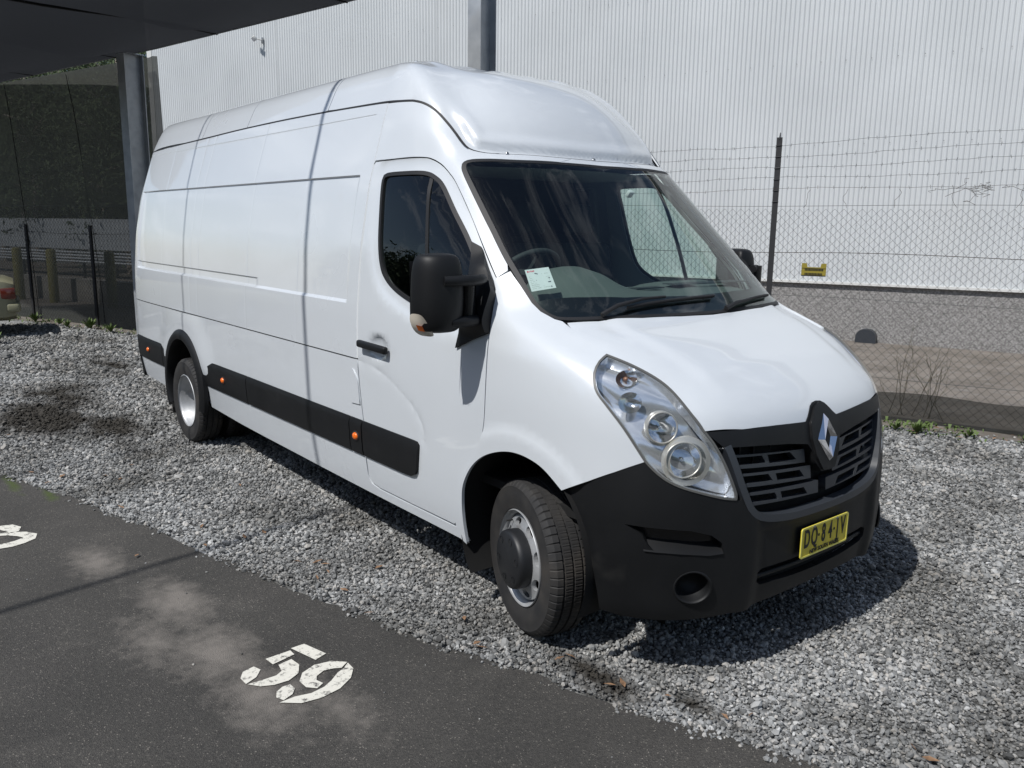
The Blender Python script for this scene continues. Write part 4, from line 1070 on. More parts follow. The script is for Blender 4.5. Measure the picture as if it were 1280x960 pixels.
class Panels:
    """one mesh made of pieces that lie on the van's skin"""
    def __init__(s): s.v = []; s.n = []; s.f = []
    def piece(s, outline, d, holes=(), lines=(), off=0.0, step=0.03, flange=0.012, gap=0.0, holegap=0.0, skip=None, holeflange=None, edge=0.0012):
        d, e1, e2 = frame(d)
        to2 = lambda P: np.stack([np.asarray(P, float) @ e1, np.asarray(P, float) @ e2], 1)
        o2 = to2(outline)
        if gap: o2 = inset(o2, gap)
        h2 = [to2(h) for h in holes]
        if holegap: h2 = [inset(h, holegap) for h in h2]
        l2 = [to2(l) for l in lines]
        V, F, loops = fill(o2, h2, l2, step)
        depth0 = float(np.mean(np.asarray(outline, float) @ d))
        hits = []; fc = []
        for a, b in V:
            o = e1 * a + e2 * b
            h = BVH.ray_cast(Vector(o + d * 12), Vector(-d))
            if h[0] is None:
                h = BVH.find_nearest(Vector(o + d * depth0))
            hits.append(tuple(h[0])); fc.append(h[2])
        P = np.array(hits); N = norm_at(P, fc)
        of = off(P) if callable(off) else np.full(len(P), off)
        PP = P + N * of[:, None]
        if callable(off):
            # reshade from geometry when the surface is embossed
            fn = np.cross(PP[F[:, 1]] - PP[F[:, 0]], PP[F[:, 2]] - PP[F[:, 0]]); sg = np.sign((fn * N[F[:, 0]]).sum(1))[:, None]; fn *= sg
            acc = np.zeros_like(PP)
            for k in range(3): np.add.at(acc, F[:, k], fn)
            fnb = np.cross(P[F[:, 1]] - P[F[:, 0]], P[F[:, 2]] - P[F[:, 0]]); fnb *= np.sign((fnb * N[F[:, 0]]).sum(1))[:, None]
            accb = np.zeros_like(PP)
            for k in range(3): np.add.at(accb, F[:, k], fnb)
            acc /= np.linalg.norm(acc, axis=1, keepdims=True) + 1e-12; accb /= np.linalg.norm(accb, axis=1, keepdims=True) + 1e-12
            N2 = N + (acc - accb); N2 /= np.linalg.norm(N2, axis=1, keepdims=True); NS = N2
        else: NS = N
        b = len(s.v)
        s.v += [tuple(q) for q in PP]; s.n += [tuple(q) for q in NS]
        t = F.copy(); fn = np.cross(PP[F[:, 1]] - PP[F[:, 0]], PP[F[:, 2]] - PP[F[:, 0]]); bad = (fn * N[F[:, 0]]).sum(1) < 0
        t[bad] = t[bad][:, ::-1]
        s.f += [tuple(int(b + i) for i in q) for q in t]
        for li, lp in enumerate(loops):
            fd = flange if li == 0 or holeflange is None else holeflange
            if not fd: continue
            k = len(lp); Q = PP[lp]; QN = N[lp]
            tan = np.roll(Q, -1, 0) - np.roll(Q, 1, 0); tan /= np.linalg.norm(tan, axis=1, keepdims=True) + 1e-12
            side = np.cross(tan, QN)
            cen = V[lp].mean(0)
            ar = 0.5 * np.sum(V[lp][:, 0] * np.roll(V[lp][:, 1], -1) - np.roll(V[lp][:, 0], -1) * V[lp][:, 1])
            sg = 1 if ar > 0 else -1
            if li: sg = -sg
            side *= sg
            b = len(s.v)
            s.v += [tuple(q) for q in Q] + [tuple(q) for q in Q - QN * fd]
            s.n += [tuple(q) for q in side] * 2
            for i in range(k):
                if skip is not None and skip(Q[i]) and skip(Q[(i + 1) % k]): continue
                j = (i + 1) % k
                s.f.append((b + i, b + j, b + k + j, b + k + i) if sg < 0 else (b + j, b + i, b + k + i, b + k + j))
        return V, PP, N, loops
    def build(s, name, mat, parent):
        me = bpy.data.meshes.new(name); me.from_pydata(s.v, [], s.f); me.update()
        me.polygons.foreach_set('use_smooth', [True] * len(me.polygons))
        me.normals_split_custom_set_from_vertices(s.n)
        return put(name, me, mat, parent)
def panel(name, outline, d, mat, parent, **kw):
    p = Panels(); p.piece(outline, d, **kw); return p.build(name, mat, parent)
def ring(name, outline, d, w, mat, parent, off=0.002, step=0.02, flange=0.01, wi=0.0):
    """band of width w just inside an outline on the skin"""
    dd, e1, e2 = frame(d); o = np.asarray(outline, float); o2 = np.stack([o @ e1, o @ e2], 1); i2 = inset(o2, w); dep = o @ dd
    hole = e1[None] * i2[:, :1] + e2[None] * i2[:, 1:] + dd[None] * dep[:, None]
    return panel(name, outline, d, mat, parent, holes=[hole], off=off, step=step, flange=flange)
def smooth01(a, b, x):
    t = np.clip((x - a) / (b - a), 0, 1); return t * t * (3 - 2 * t)

van = empty('delivery_van', (0, 0, 0))
tag(van, 'long white high-roof delivery van with black bumper and side mouldings parked on the gravel', 'van')

# ---- shared outlines, right-hand side (y negative), metres in van space: x forward from the front axle
DOOR = [(-1.412, -0.892, 2.150), (-1.398, -0.888, 2.166), (-1.232, -0.877, 2.172), (-1.008, -0.852, 2.171), (-0.937, -0.836, 2.161), (-0.861, -0.826, 2.13), (-0.789, -0.826, 2.082), (-0.732, -0.829, 2.035), (-0.601, -0.849, 1.905), (-0.461, -0.878, 1.762), (-0.307, -0.91, 1.609), (-0.262, -0.957, 1.493), (-0.237, -1.001, 1.352), (-0.237, -1.023, 1.028), (-0.258, -1.021, 0.897), (-0.291, -1.02, 0.826), (-0.362, -1.017, 0.733), (-0.424, -1.014, 0.626), (-0.459, -1.008, 0.524), (-0.490, -0.994, 0.412), (-0.515, -0.994, 0.392),
        (-0.866, -0.991, 0.388), (-1.238, -0.99, 0.388), (-1.320, -0.992, 0.400), (-1.350, -0.995, 0.44), (-1.354, -1.006, 0.526), (-1.352, -1.019, 0.74), (-1.392, -1.02, 0.98), (-1.406, -1.021, 1.088), (-1.405, -1.016, 1.315), (-1.400, -1.0, 1.534), (-1.404, -0.953, 1.877), (-1.412, -0.915, 2.069)]
WINDOW = [(-1.305, -0.93, 2.02), (-1.308, -0.905, 2.078), (-1.275, -0.898, 2.104), (-1.096, -0.885, 2.108), (-0.956, -0.863, 2.103), (-0.877, -0.853, 2.079), (-0.8, -0.855, 2.031), (-0.665, -0.877, 1.905), (-0.537, -0.895, 1.79), (-0.408, -0.924, 1.662), (-0.34, -0.938, 1.587), (-0.300, -0.96, 1.52), (-0.310, -0.984, 1.44), (-0.36, -0.99, 1.412), (-0.559, -0.998, 1.405), (-0.758, -1.002, 1.420), (-0.891, -1.003, 1.449), (-1.044, -1.001, 1.495), (-1.154, -0.997, 1.552), (-1.215, -0.99, 1.626), (-1.262, -0.969, 1.777)]
WS = [(-0.562, 0.0, 2.154), (-0.577, -0.292, 2.157), (-0.625, -0.517, 2.157), (-0.697, -0.662, 2.158), (-0.739, -0.728, 2.154), (-0.756, -0.765, 2.142), (-0.748, -0.785, 2.117), (-0.708, -0.799, 2.07), (-0.548, -0.821, 1.909), (-0.436, -0.835, 1.799), (-0.323, -0.852, 1.693), (-0.195, -0.861, 1.579), (-0.110, -0.862, 1.505), (-0.060, -0.855, 1.472), (-0.010, -0.838, 1.452), (0.04, -0.80, 1.447), (0.108, -0.67, 1.447), (0.165, -0.45, 1.446), (0.192, -0.22, 1.444), (0.20, 0.0, 1.443)]
SEAM = [(-1.19, -0.781, 2.472), (-1.106, -0.767, 2.452), (-1.025, -0.747, 2.409), (-0.94, -0.732, 2.34), (-0.881, -0.724, 2.286), (-0.834, -0.719, 2.241), (-0.796, -0.707, 2.21), (-0.754, -0.669, 2.193), (-0.709, -0.603, 2.187), (-0.649, -0.445, 2.186), (-0.608, -0.265, 2.183), (-0.592, 0.0, 2.181)]
SEAMR = [(-5.82, -0.75, 2.463), (-5.686, -0.787, 2.467), (-4.405, -0.79, 2.492), (-3.56, -0.784, 2.505), (-2.852, -0.782, 2.508), (-2.251, -0.784, 2.503), (-1.836, -0.787, 2.496), (-1.555, -0.79, 2.49), (-1.303, -0.789, 2.479)]
HEAD = [(0.309, -0.817, 1.327), (0.315, -0.867, 1.303), (0.329, -0.907, 1.263), (0.35, -0.925, 1.223), (0.374, -0.93, 1.188), (0.428, -0.919, 1.135), (0.497, -0.897, 1.059), (0.578, -0.86, 0.942), (0.603, -0.844, 0.913), (0.641, -0.816, 0.878), (0.686, -0.773, 0.849), (0.742, -0.695, 0.82), (0.781, -0.619, 0.797), (0.800, -0.566, 0.788), (0.797, -0.562, 0.815), (0.778, -0.589, 0.896), (0.759, -0.61, 0.954), (0.732, -0.636, 1.016), (0.701, -0.663, 1.065), (0.638, -0.69, 1.143), (0.566, -0.705, 1.207), (0.5, -0.727, 1.25), (0.41, -0.772, 1.294)]
ARCHF = [(-0.409, -0.981, 0.321), (-0.415, -1.001, 0.446), (-0.413, -1.01, 0.549), (-0.397, -1.015, 0.633), (-0.337, -1.018, 0.727), (-0.254, -1.02, 0.797), (-0.151, -1.022, 0.845), (-0.039, -1.022, 0.872), (0.065, -1.019, 0.87), (0.161, -1.011, 0.842), (0.264, -0.999, 0.773)]
BTOP = [(0.264, -0.999, 0.773), (0.384, -0.973, 0.836), (0.491, -0.927, 0.894), (0.578, -0.86, 0.942)]
BREAR = [(0.264, -0.999, 0.773), (0.335, -0.988, 0.685), (0.385, -0.975, 0.58), (0.415, -0.962, 0.47), (0.43, -0.95, 0.38), (0.44, -0.94, 0.30)]
BSIDE = [(0.035, -0.812, 1.437), (0.096, -0.811, 1.409), (0.172, -0.813, 1.382), (0.247, -0.815, 1.352), (0.309, -0.817, 1.327)]
TRIM_T = [(0.703, -0.665, 1.058), (0.761, -0.491, 1.057), (0.789, -0.313, 1.053), (0.802, -0.158, 1.045), (0.803, -0.118, 1.043), (0.796, -0.095, 1.060), (0.78, -0.055, 1.098), (0.772, -0.03, 1.109), (0.770, 0.0, 1.112)]
TRIM_B = [(0.842, 0.0, 0.822), (0.842, -0.045, 0.826), (0.838, -0.083, 0.868), (0.83, -0.10, 0.92), (0.822, -0.128, 0.952), (0.815, -0.256, 0.971), (0.794, -0.423, 0.986), (0.752, -0.6, 0.996)]
GRILLE = [(0.752, -0.6, 0.996), (0.777, -0.578, 0.923), (0.795, -0.557, 0.849), (0.807, -0.537, 0.795), (0.817, -0.513, 0.742), (0.826, -0.475, 0.703), (0.838, -0.406, 0.677), (0.851, -0.299, 0.662), (0.857, -0.191, 0.656), (0.861, 0.0, 0.653)]

def cv(pts, step=0.02, closed=False): return [tuple(float(v) for v in q) for q in spline(pts, step, closed)]
DOORF = cv(DOOR[10:20]); DOORT = cv(DOOR[2:11])
DOOR_C = DOOR[:2] + DOORT[:-1] + DOORF + DOOR[20:]
WINDOW_C = cv(WINDOW, 0.02, True)
ARCHF = cv(ARCHF)
HA1, HA2, HB1, HB2 = cv(HEAD[0:8]), cv(HEAD[7:14]), cv(HEAD[13:19]), cv(HEAD[18:] + [HEAD[0]])
HEAD_C = HA1[:-1] + HA2[:-1] + HB1[:-1] + HB2[:-1]
WS_C = cv(WS); WSR_C = cv(WS[1:13])
SEAM_C = cv(SEAM)
GLOW = cv(GRILLE[3:])
def both(f):
    for s in (-1, 1): f(s)
def sd(pts, s): return list(pts) if s < 0 else mir(pts)

# ---- long side panels -------------------------------------------------------------
ZG, ZR1, ZR2, ZB = 2.098, 1.467, 1.408, 1.097
def zone_mesh(bld, xs, z0f, z1f, nz, offf, s, skip_flat=False):
    """one strip of the side sheet between two heights, with its own shading"""
    G = np.zeros((nz + 1, len(xs), 3)); N = np.zeros_like(G)
    for j in range(nz + 1):
        for i, x in enumerate(xs):
            z = z0f(x) + (z1f(x) - z0f(x)) * j / nz
            h = BVH.ray_cast(Vector((x, s * 4, z)), Vector((0, -s, 0))); G[j, i] = h[0]
            N[j, i] = (0, 0, 0); bld['hits'].append((j, i)); bld['f'].append(h[2])
    n = norm_at(G.reshape(-1, 3), bld['f'][-G.shape[0] * G.shape[1]:]).reshape(G.shape)
    of = offf(G.reshape(-1, 3)).reshape(G.shape[:2]); Q = G + n * of[..., None]
    du = np.gradient(Q, axis=1); dv = np.gradient(Q, axis=0); gn = np.cross(du, dv); gn /= np.linalg.norm(gn, axis=2, keepdims=True) + 1e-12
    if (gn * n).sum() < 0: gn = -gn
    b = len(bld['v']); k = len(xs)
    bld['v'] += [tuple(q) for q in Q.reshape(-1, 3)]; bld['n'] += [tuple(q) for q in gn.reshape(-1, 3)]
    for j in range(nz):
        for i in range(k - 1):
            f_ = (b + j * k + i, b + j * k + i + 1, b + (j + 1) * k + i + 1, b + (j + 1) * k + i)
            bld['faces'].append(f_ if s < 0 else f_[::-1])
def recess(x): return smooth01(-1.53, -1.56, x) * smooth01(-5.70, -5.66, x)
def railm(x): return smooth01(-2.82, -2.88, x) * smooth01(-5.70, -5.66, x)
def weld(x, z):
    o = 0.0
    for xx in (-4.20, -4.02, -3.02): o = o - 0.0018 * np.exp(-((x - xx) / 0.006) ** 2)
    for xx in (-4.95, -2.20): o = o - 0.0010 * np.exp(-((x - xx) / 0.007) ** 2)
    return o + 0.0005 * np.sin(x * 3.1 + 1.3 * np.sin(z * 4)) * np.sin(z * 5.0 + x)
def level_off(zt):
    """zt: which step of the pressed panel this strip belongs to"""
    D1, D2 = 0.013, 0.009
    def f(P):
        x, z = P[:, 0], P[:, 2]; w = weld(x, z)
        if zt == 'flat': return w
        if zt == 'rec': return w - D1 * recess(x)
        if zt == 'rail': return w - D1 * recess(x) - D2 * railm(x)
        if zt == 'wall_top': t = (z - (ZG - 0.003)) / 0.006; return w - D1 * recess(x) * np.clip(1 - t, 0, 1)
        if zt == 'wall_rail': t = (z - (ZR1 - 0.002)) / 0.004; return w - D1 * recess(x) - D2 * railm(x) * np.clip(1 - t, 0, 1)
        if zt == 'wall_low': t = (z - (ZR2 - 0.009)) / 0.018; return w - (D1 * recess(x) + D2 * railm(x)) * np.clip(t, 0, 1)
        if zt == 'slit': return w - 0.004 * np.exp(-((z - 2.425) / 0.0025) ** 2) * smooth01(-1.50, -1.53, x)
    return f
def do_side(s):
    xs = list(np.arange(-5.79, -1.43, 0.055)) + [-1.418]
    for c, w_ in ((-1.545, 0.03), (-5.68, 0.035), (-2.85, 0.045)): xs += list(np.linspace(c - w_, c + w_, 9))
    for c in (-4.20, -4.02, -3.02, -4.95, -2.20): xs += [c - 0.012, c - 0.006, c, c + 0.006, c + 0.012]
    xs = np.unique(np.round(xs, 4)); xs = xs[np.concatenate([[True], np.diff(xs) > 0.0015])]
    sz = lambda x: float(np.interp(x, [q[0] for q in SEAMR] , [q[2] for q in SEAMR])) - 0.005
    bld = dict(v=[], n=[], faces=[], f=[], hits=[])
    c_ = lambda v: (lambda x: v)
    for z0, z1, nz, kind in ((ZB + 0.004, ZR2 - 0.009, 7, 'flat'), (ZR2 - 0.009, ZR2 + 0.009, 3, 'wall_low'), (ZR2 + 0.009, ZR1 - 0.002, 3, 'rail'), (ZR1 - 0.002, ZR1 + 0.002, 1, 'wall_rail'), (ZR1 + 0.002, ZG - 0.003, 14, 'rec'), (ZG - 0.003, ZG + 0.003, 1, 'wall_top'), (ZG + 0.003, 2.418, 8, 'flat'), (2.418, 2.432, 6, 'slit')):
        zone_mesh(bld, xs, c_(z0), c_(z1), nz, level_off(kind), s)
    zone_mesh(bld, xs, c_(2.432), sz, 3, level_off('flat'), s)
    # folded edges along the belt joint, the cab joint and the roof
    P_ = Panels(); P_.v, P_.n, P_.f = bld['v'], bld['n'], bld['faces']
    rim = [at_side(x, ZB + 0.004, s) for x in xs] + [at_side(-1.418, z, s) for z in np.linspace(ZB + 0.004, 2.47, 20)] + [at_side(x, sz(x), s) for x in xs[::-1]]
    b = len(P_.v)
    for q in rim:
        c, i = on_skin(q); n = norm_at([c], [i])[0]; P_.v += [tuple(c), tuple(c - n * 0.016)]; P_.n += [(0, 0, -1), (0, 0, -1)]
    P_.f += [(b + 2 * i, b + 2 * i + 2, b + 2 * i + 3, b + 2 * i + 1) for i in range(len(rim) - 1)]
    # rear corner
    q = [at_side(-5.789, z, s) for z in np.linspace(ZB + 0.004, sz(-5.789), 24)] + [at_rear(s * y, z) for y, z in ((0.74, 2.455), (0.62, 2.452), (0.70, 2.1), (0.76, 1.6), (0.78, ZB + 0.004))]
    P_.piece(q, (-0.8, s, 0), step=0.035, flange=0.0)
    P_.build('side_panel', 'paint', van)
both(do_side)
ACX, ACZ, AR = -4.385, 0.47, 0.415
def do_lower(s):
    top = [at_side(x, ZB - 0.004, s) for x in np.linspace(-1.412, -5.75, 22)]
    rear = [at_rear(s * 0.78, ZB - 0.004), at_rear(s * 0.78, 0.80), at_side(-5.86, 0.75, s), at_side(-5.80, 0.55, s), at_side(-5.72, 0.37, s)]
    arch = [at_side(ACX + AR * math.cos(w), ACZ + AR * math.sin(w), s) for w in np.linspace(math.pi * 1.12, -math.pi * 0.05, 26)]
    bot = [at_side(ACX - AR * 1.0, 0.355, s)] + arch + [at_side(-3.95, 0.42, s), at_side(-3.90, 0.372, s)] + [at_side(x, z, s) for x, z in ((-3.3, 0.352), (-2.0, 0.334), (-1.0, 0.330), (-0.42, 0.328))]
    frt = sd([(-0.487, -0.99, 0.388), (-0.52, -0.99, 0.381), (-0.866, -0.99, 0.380), (-1.238, -0.99, 0.380), (-1.325, -0.992, 0.392), (-1.357, -0.995, 0.436), (-1.362, -1.006, 0.526), (-1.360, -1.019, 0.74), (-1.400, -1.02, 0.98)], s)
    def off(P):
        x, z = P[:, 0], P[:, 2]
        r = np.hypot(x - ACX, z - ACZ)
        return 0.020 * smooth01(0.80, 0.52, r) * smooth01(0.6, 0.8, z + 0.1) + 0.0012 * np.sin(x * 3.7) * np.sin(z * 6) - 0.0016 * sum(np.exp(-((x - xx) / 0.006) ** 2) for xx in (-4.95, -3.02))
    panel('lower_side_panel', top + rear + bot + frt, (-0.35, s, 0), 'paint', van, off=off, step=0.04, flange=0.02)
both(do_lower)
# ---- rear doors, rear bumper
for s in (-1, 1):
    q = [at_rear(s * y, z) for y, z in ((0.006, 0.50), (0.006, 2.44), (0.60, 2.44), (0.70, 2.1), (0.755, 1.6), (0.772, 1.1), (0.772, 0.50))]
    panel('rear_door', q, (-1, 0, 0), 'paint', van, step=0.06)
    MB().box((-6.02, s * 0.80 - 0.05, 1.0), (-5.93, s * 0.80 + 0.05, 1.35)).build('tail_lamp', 'red_lens', van, bevel=0.01)
rb = Panels()
for s in (-1, 1):
    q = [at_side(x, z, s) for x, z in ((-5.80, 0.50), (-5.855, 0.742))] + [at_rear(s * y, 0.742) for y in (0.9, 0.8)] + [at_rear(0, 0.742), at_rear(0, 0.36)] + [at_rear(s * y, 0.36) for y in (0.8, 0.9)] + [at_side(-5.735, 0.36, s)]
    rb.piece(q, (-1, s * 0.5, 0), off=0.014, step=0.05, flange=0.03, skip=lambda P: abs(P[1]) < 0.003)
rb.build('rear_bumper', 'plastic', van)

# ---- side mouldings, markers, arch flare
def do_strip(s):
    def strip(x0, x1, name='side_moulding', tip=False):
        z0, z1 = 0.553, 0.756
        top = [at_side(x, z1, s) for x in np.linspace(x0, x1, max(3, int(abs(x1 - x0) / 0.12)))]; bot = [at_side(x, z0, s) for x in np.linspace(x1, x0, max(3, int(abs(x1 - x0) / 0.12)))]
        if tip:
            top = [at_side(x, z, s) for x, z in ((-0.83, 0.758), (-0.79, 0.752), (-0.772, 0.735), (-0.80, 0.60), (-0.825, 0.572), (-0.87, 0.557))] + [at_side(x1, z1, s)]
            top = [at_side(x, z1, s) for x in np.linspace(x1, -0.84, 5)] + [at_side(x, z, s) for x, z in ((-0.80, 0.754), (-0.782, 0.738), (-0.803, 0.605), (-0.825, 0.575), (-0.87, 0.556))]
            bot = [at_side(x, z0, s) for x in np.linspace(-0.95, x1, 4)]
        def off(P):
            z = P[:, 2]; return 0.016 - 0.010 * smooth01(z1 - 0.035, z1, z) - 0.006 * smooth01(z0 + 0.02, z0, z)
        ln = [[at_side(x, z, s) for x in np.linspace(min(x0, x1) + 0.01, max(x0, x1) - 0.01, 6)] for z in (z1 - 0.035, z1 - 0.017, z0 + 0.02)] if not tip else []
        panel(name, top + bot, (0, s, 0), 'plastic', van, off=off, step=0.035, flange=0.02, lines=ln)
    strip(-0.79, -1.352, tip=True); strip(-1.366, -1.498); strip(-1.508, -3.035); strip(-3.047, -3.965); strip(-4.80, -4.99); strip(-5.0, -5.79)
    for x in (-1.43, -3.50, -5.42):
        c = at_side(x, 0.655, s)
        mk = MB().lathe([(0.0, 0.016), (0.013, 0.014), (0.020, 0.008), (0.022, 0.0)], 20).build('side_marker', 'amber', van, loc=(c[0], c[1] + s * 0.016, c[2]), rot=(0 if s > 0 else math.pi, 0, 0))
        mk.scale = (1.25, 1, 1)
        MB().lathe([(0.022, 0.003), (0.030, 0.002), (0.031, -0.004)], 20).build('marker_bezel', 'seal', van, loc=(c[0], c[1] + s * 0.016, c[2]), rot=(0 if s > 0 else math.pi, 0, 0)).scale = (1.25, 1, 1)
    # swept flare round the rear wheel
    fm = MB(); prof = [(0.395, -0.05), (0.395, 0.02), (0.402, 0.040), (0.425, 0.046), (0.462, 0.040), (0.482, 0.022), (0.486, -0.01)]
    vs = []; ws = np.linspace(math.pi * 1.16, -math.pi * 0.10, 44)
    for w in ws:
        for r_, dy in prof: vs.append((ACX + r_ * math.cos(w), s * (1.022 + dy), ACZ + r_ * math.sin(w)))
    k = len(prof); fs = [(i * k + j, i * k + j + 1, (i + 1) * k + j + 1, (i + 1) * k + j) for i in range(len(ws) - 1) for j in range(k - 1)]
    fs += [tuple(range(k)), tuple((len(ws) - 1) * k + j for j in range(k))]
    fm.add(vs, fs, True); fm.build('arch_flare', 'plastic', van, auto=True)
    lip = MB(); vs = []
    for w in np.linspace(math.pi * 1.2, -math.pi * 0.2, 30):
        for y in (1.05, 0.50): vs.append((ACX + 0.40 * math.cos(w), s * y, ACZ + 0.40 * math.sin(w)))
    lip.add(vs, [(2 * i, 2 * i + 1, 2 * i + 3, 2 * i + 2) for i in range(29)], True)
    lip.add([(ACX - 0.42, s * 0.52, 0.1), (ACX + 0.42, s * 0.52, 0.1), (ACX + 0.42, s * 0.52, 0.95), (ACX - 0.42, s * 0.52, 0.95)], [(0, 1, 2, 3)])
    lip.build('arch_liner', 'void', van)
    lip = MB(); vs = []
    for w in np.linspace(math.pi * 1.2, -math.pi * 0.15, 30):
        for y in (1.0, 0.50): vs.append((-0.02 + 0.435 * math.cos(w), s * y, 0.445 + 0.44 * math.sin(w)))
    lip.add(vs, [(2 * i, 2 * i + 1, 2 * i + 3, 2 * i + 2) for i in range(29)], True)
    lip.add([(-0.47, s * 0.52, 0.1), (0.44, s * 0.52, 0.1), (0.44, s * 0.52, 0.95), (-0.47, s * 0.52, 0.95)], [(0, 1, 2, 3)])
    lip.build('arch_liner', 'void', van)
    MB().box((ACX - 0.52, s * 0.76 - 0.24, 0.14), (ACX - 0.505, s * 0.76 + 0.24, 0.55)).build('mud_flap', 'rubber', van)
both(do_strip)

# ---- cab: door, window, frame, wing
def do_cab(s):
    W_ = sd(WINDOW_C, s); Dr = sd(DOOR_C, s)
    crease = sd([(-1.395, -1.021, 1.090), (-1.257, -1.021, 1.079), (-1.099, -1.022, 1.044), (-0.965, -1.022, 0.99), (-0.837, -1.021, 0.925), (-0.765, -1.02, 0.858), (-0.748, -1.019, 0.80), (-0.748, -1.018, 0.77)], s)
    cz = spline([(q[0], q[2]) for q in crease], 0.03)
    wz = spline([(q[0], q[2]) for q in WINDOW], 0.02, True)
    def off(P):
        x, z = P[:, 0], P[:, 2]; q = np.stack([x, z], 1)
        d2 = np.sqrt(((q[:, None] - cz[None]) ** 2).sum(-1).min(1))
        o = -0.0045 * np.exp(-(d2 / 0.009) ** 2)
        e = ((x + 1.185) / 0.105) ** 2 + ((z - 1.192) / 0.066) ** 2
        o = o - 0.026 * np.clip(1 - e, 0, 1) ** 0.7
        dw = np.sqrt(((q[:, None] - wz[None]) ** 2).sum(-1).min(1))
        o = o - 0.012 * smooth01(0.085, 0.03, dw)
        return o
    ln = [[at_side(a, b, s) for a, b in cz + np.array([dx, dz])] for dx, dz in ((0, 0), (0.006, 0.006), (-0.006, -0.006))]
    for k in (0.5, 0.8, 1.0): ln.append([at_side(-1.185 + 0.105 * k * math.cos(w), 1.192 + 0.066 * k * math.sin(w), s) for w in np.linspace(0, 6.283, 40)])
    i2 = [inset(wz, -d_) for d_ in (0.03, 0.055, 0.085)]
    for q in i2: ln.append([t for t in (at_side(a, b, s) for a, b in np.concatenate([q, q[:1]])) if t is not None])
    door = panel('front_door', Dr, (0.0, s, 0.1), 'paint', van, holes=[W_], lines=ln, off=off, step=0.035, flange=0.014, gap=0.003, holeflange=0.012)
    panel('inner_trim', Dr, (0.0, s, 0.1), 'cabin_grey', door, holes=[W_], off=-0.045, step=0.06, flange=0.0, gap=0.004, holegap=-0.0)
    ring('window_seal', W_, (0, s, 0.1), 0.020, 'seal', door, off=-0.008, step=0.02)
    panel('window_glass', W_, (0, s, 0.1), 'dark_glass' if s < 0 else 'glass', door, off=-0.018, step=0.06, flange=0.0, gap=0.010)
    bar = [at_side(x, z, s) for x, z in ((-0.742, 1.425), (-0.718, 1.422), (-0.900, 2.085), (-0.924, 2.09))]
    panel('window_divider', bar, (0, s, 0.1), 'seal', door, off=-0.014, step=0.04, flange=0.01)
    # handle
    h = at_side(-1.205, 1.192, s); hb = MB().box((-0.148, -0.016, -0.020), (0.148, 0.016, 0.020))
    hd = hb.build('door_handle', 'plastic', door, loc=(h[0], h[1] + s * 0.026, h[2]), rot=(0, R(1.5), 0), bevel=0.012, seg=3)
    MB().box((-0.145, -0.03, -0.014), (-0.105, 0.03, 0.014)).build('handle_pivot', 'plastic', door, loc=(h[0], h[1] + s * 0.004, h[2]), bevel=0.006)
    # frame round the door and the windscreen pillar
    wsr = sd(WSR_C, s)
    sm = sd([(a - 0.002, b, c - 0.006) for a, b, c in SEAM_C if a < -0.60], s)
    dr_top = sd([(-1.417, -0.893, 2.15), (-1.403, -0.888, 2.172)] + DOORT, s)
    up = [at_side(-1.413, z, s) for z in (2.20, 2.30, 2.40, 2.478)]
    poly = dr_top[::-1] + up + sd([(-1.303, -0.789, 2.473)], s) + sm + [q for q in wsr if q[2] > 1.66 or q[0] < -0.30] + sd([(-0.272, -0.872, 1.64), (-0.300, -0.905, 1.606)], s)
    P_ = Panels(); P_.piece(poly, (0.45, s, 0.45), step=0.03, flange=0.012, gap=0.002)
    P_.build('cab_frame', 'paint', van)
    panel('pillar_trim', sd([(-0.72, -0.80, 2.10), (-0.548, -0.825, 1.909), (-0.323, -0.856, 1.693), (-0.20, -0.866, 1.585), (-0.30, -0.90, 1.62), (-0.50, -0.87, 1.80), (-0.65, -0.845, 1.955), (-0.80, -0.825, 2.10)], s), (0.45, s, 0.45), 'cabin_grey', van, off=-0.03, step=0.05, flange=0.0)
    # wing
    dfr = sd(DOORF, s)
    arch = sd(ARCHF, s)
    poly = dfr + sd([(-0.484, -0.99, 0.385), (-0.455, -0.985, 0.335)], s) + arch + sd(BTOP[1:], s) + sd(HA1, s)[::-1][1:] + sd(BSIDE, s)[::-1][1:] + sd([(0.005, -0.832, 1.445), (-0.060, -0.858, 1.475), (-0.110, -0.865, 1.508), (-0.195, -0.864, 1.582), (-0.262, -0.868, 1.640), (-0.293, -0.90, 1.612)], s)
    def woff(P):
        x, z = P[:, 0], P[:, 2]; r = np.hypot(x + 0.02, z - 0.44)
        return 0.010 * smooth01(0.545, 0.50, r) * smooth01(0.62, 0.5, x + 0.0)
    al = [[at_side(-0.02 + r_ * math.cos(w), 0.44 + r_ * math.sin(w), s) for w in np.linspace(2.9, 0.75, 26)] for r_ in (0.50, 0.52, 0.545)]
    panel('front_wing', poly, (0.38, s, 0.40), 'paint', van, off=woff, step=0.028, flange=0.016, gap=0.002, lines=al)
    fl_ = [(-1.470, 0.838), (-1.465, 1.036), (-1.445, 1.034), (-1.375, 0.985), (-1.372, 0.975), (-1.372, 0.845)]
    if s < 0: panel('fuel_flap', [at_side(a, b, s) for a, b in ((-1.482, 0.84), (-1.478, 1.035), (-1.455, 1.035), (-1.412, 0.99), (-1.402, 0.965), (-1.385, 0.845))], (0, s, 0), 'paint', van, off=0.0055, step=0.04, flange=0.008)
both(do_cab)

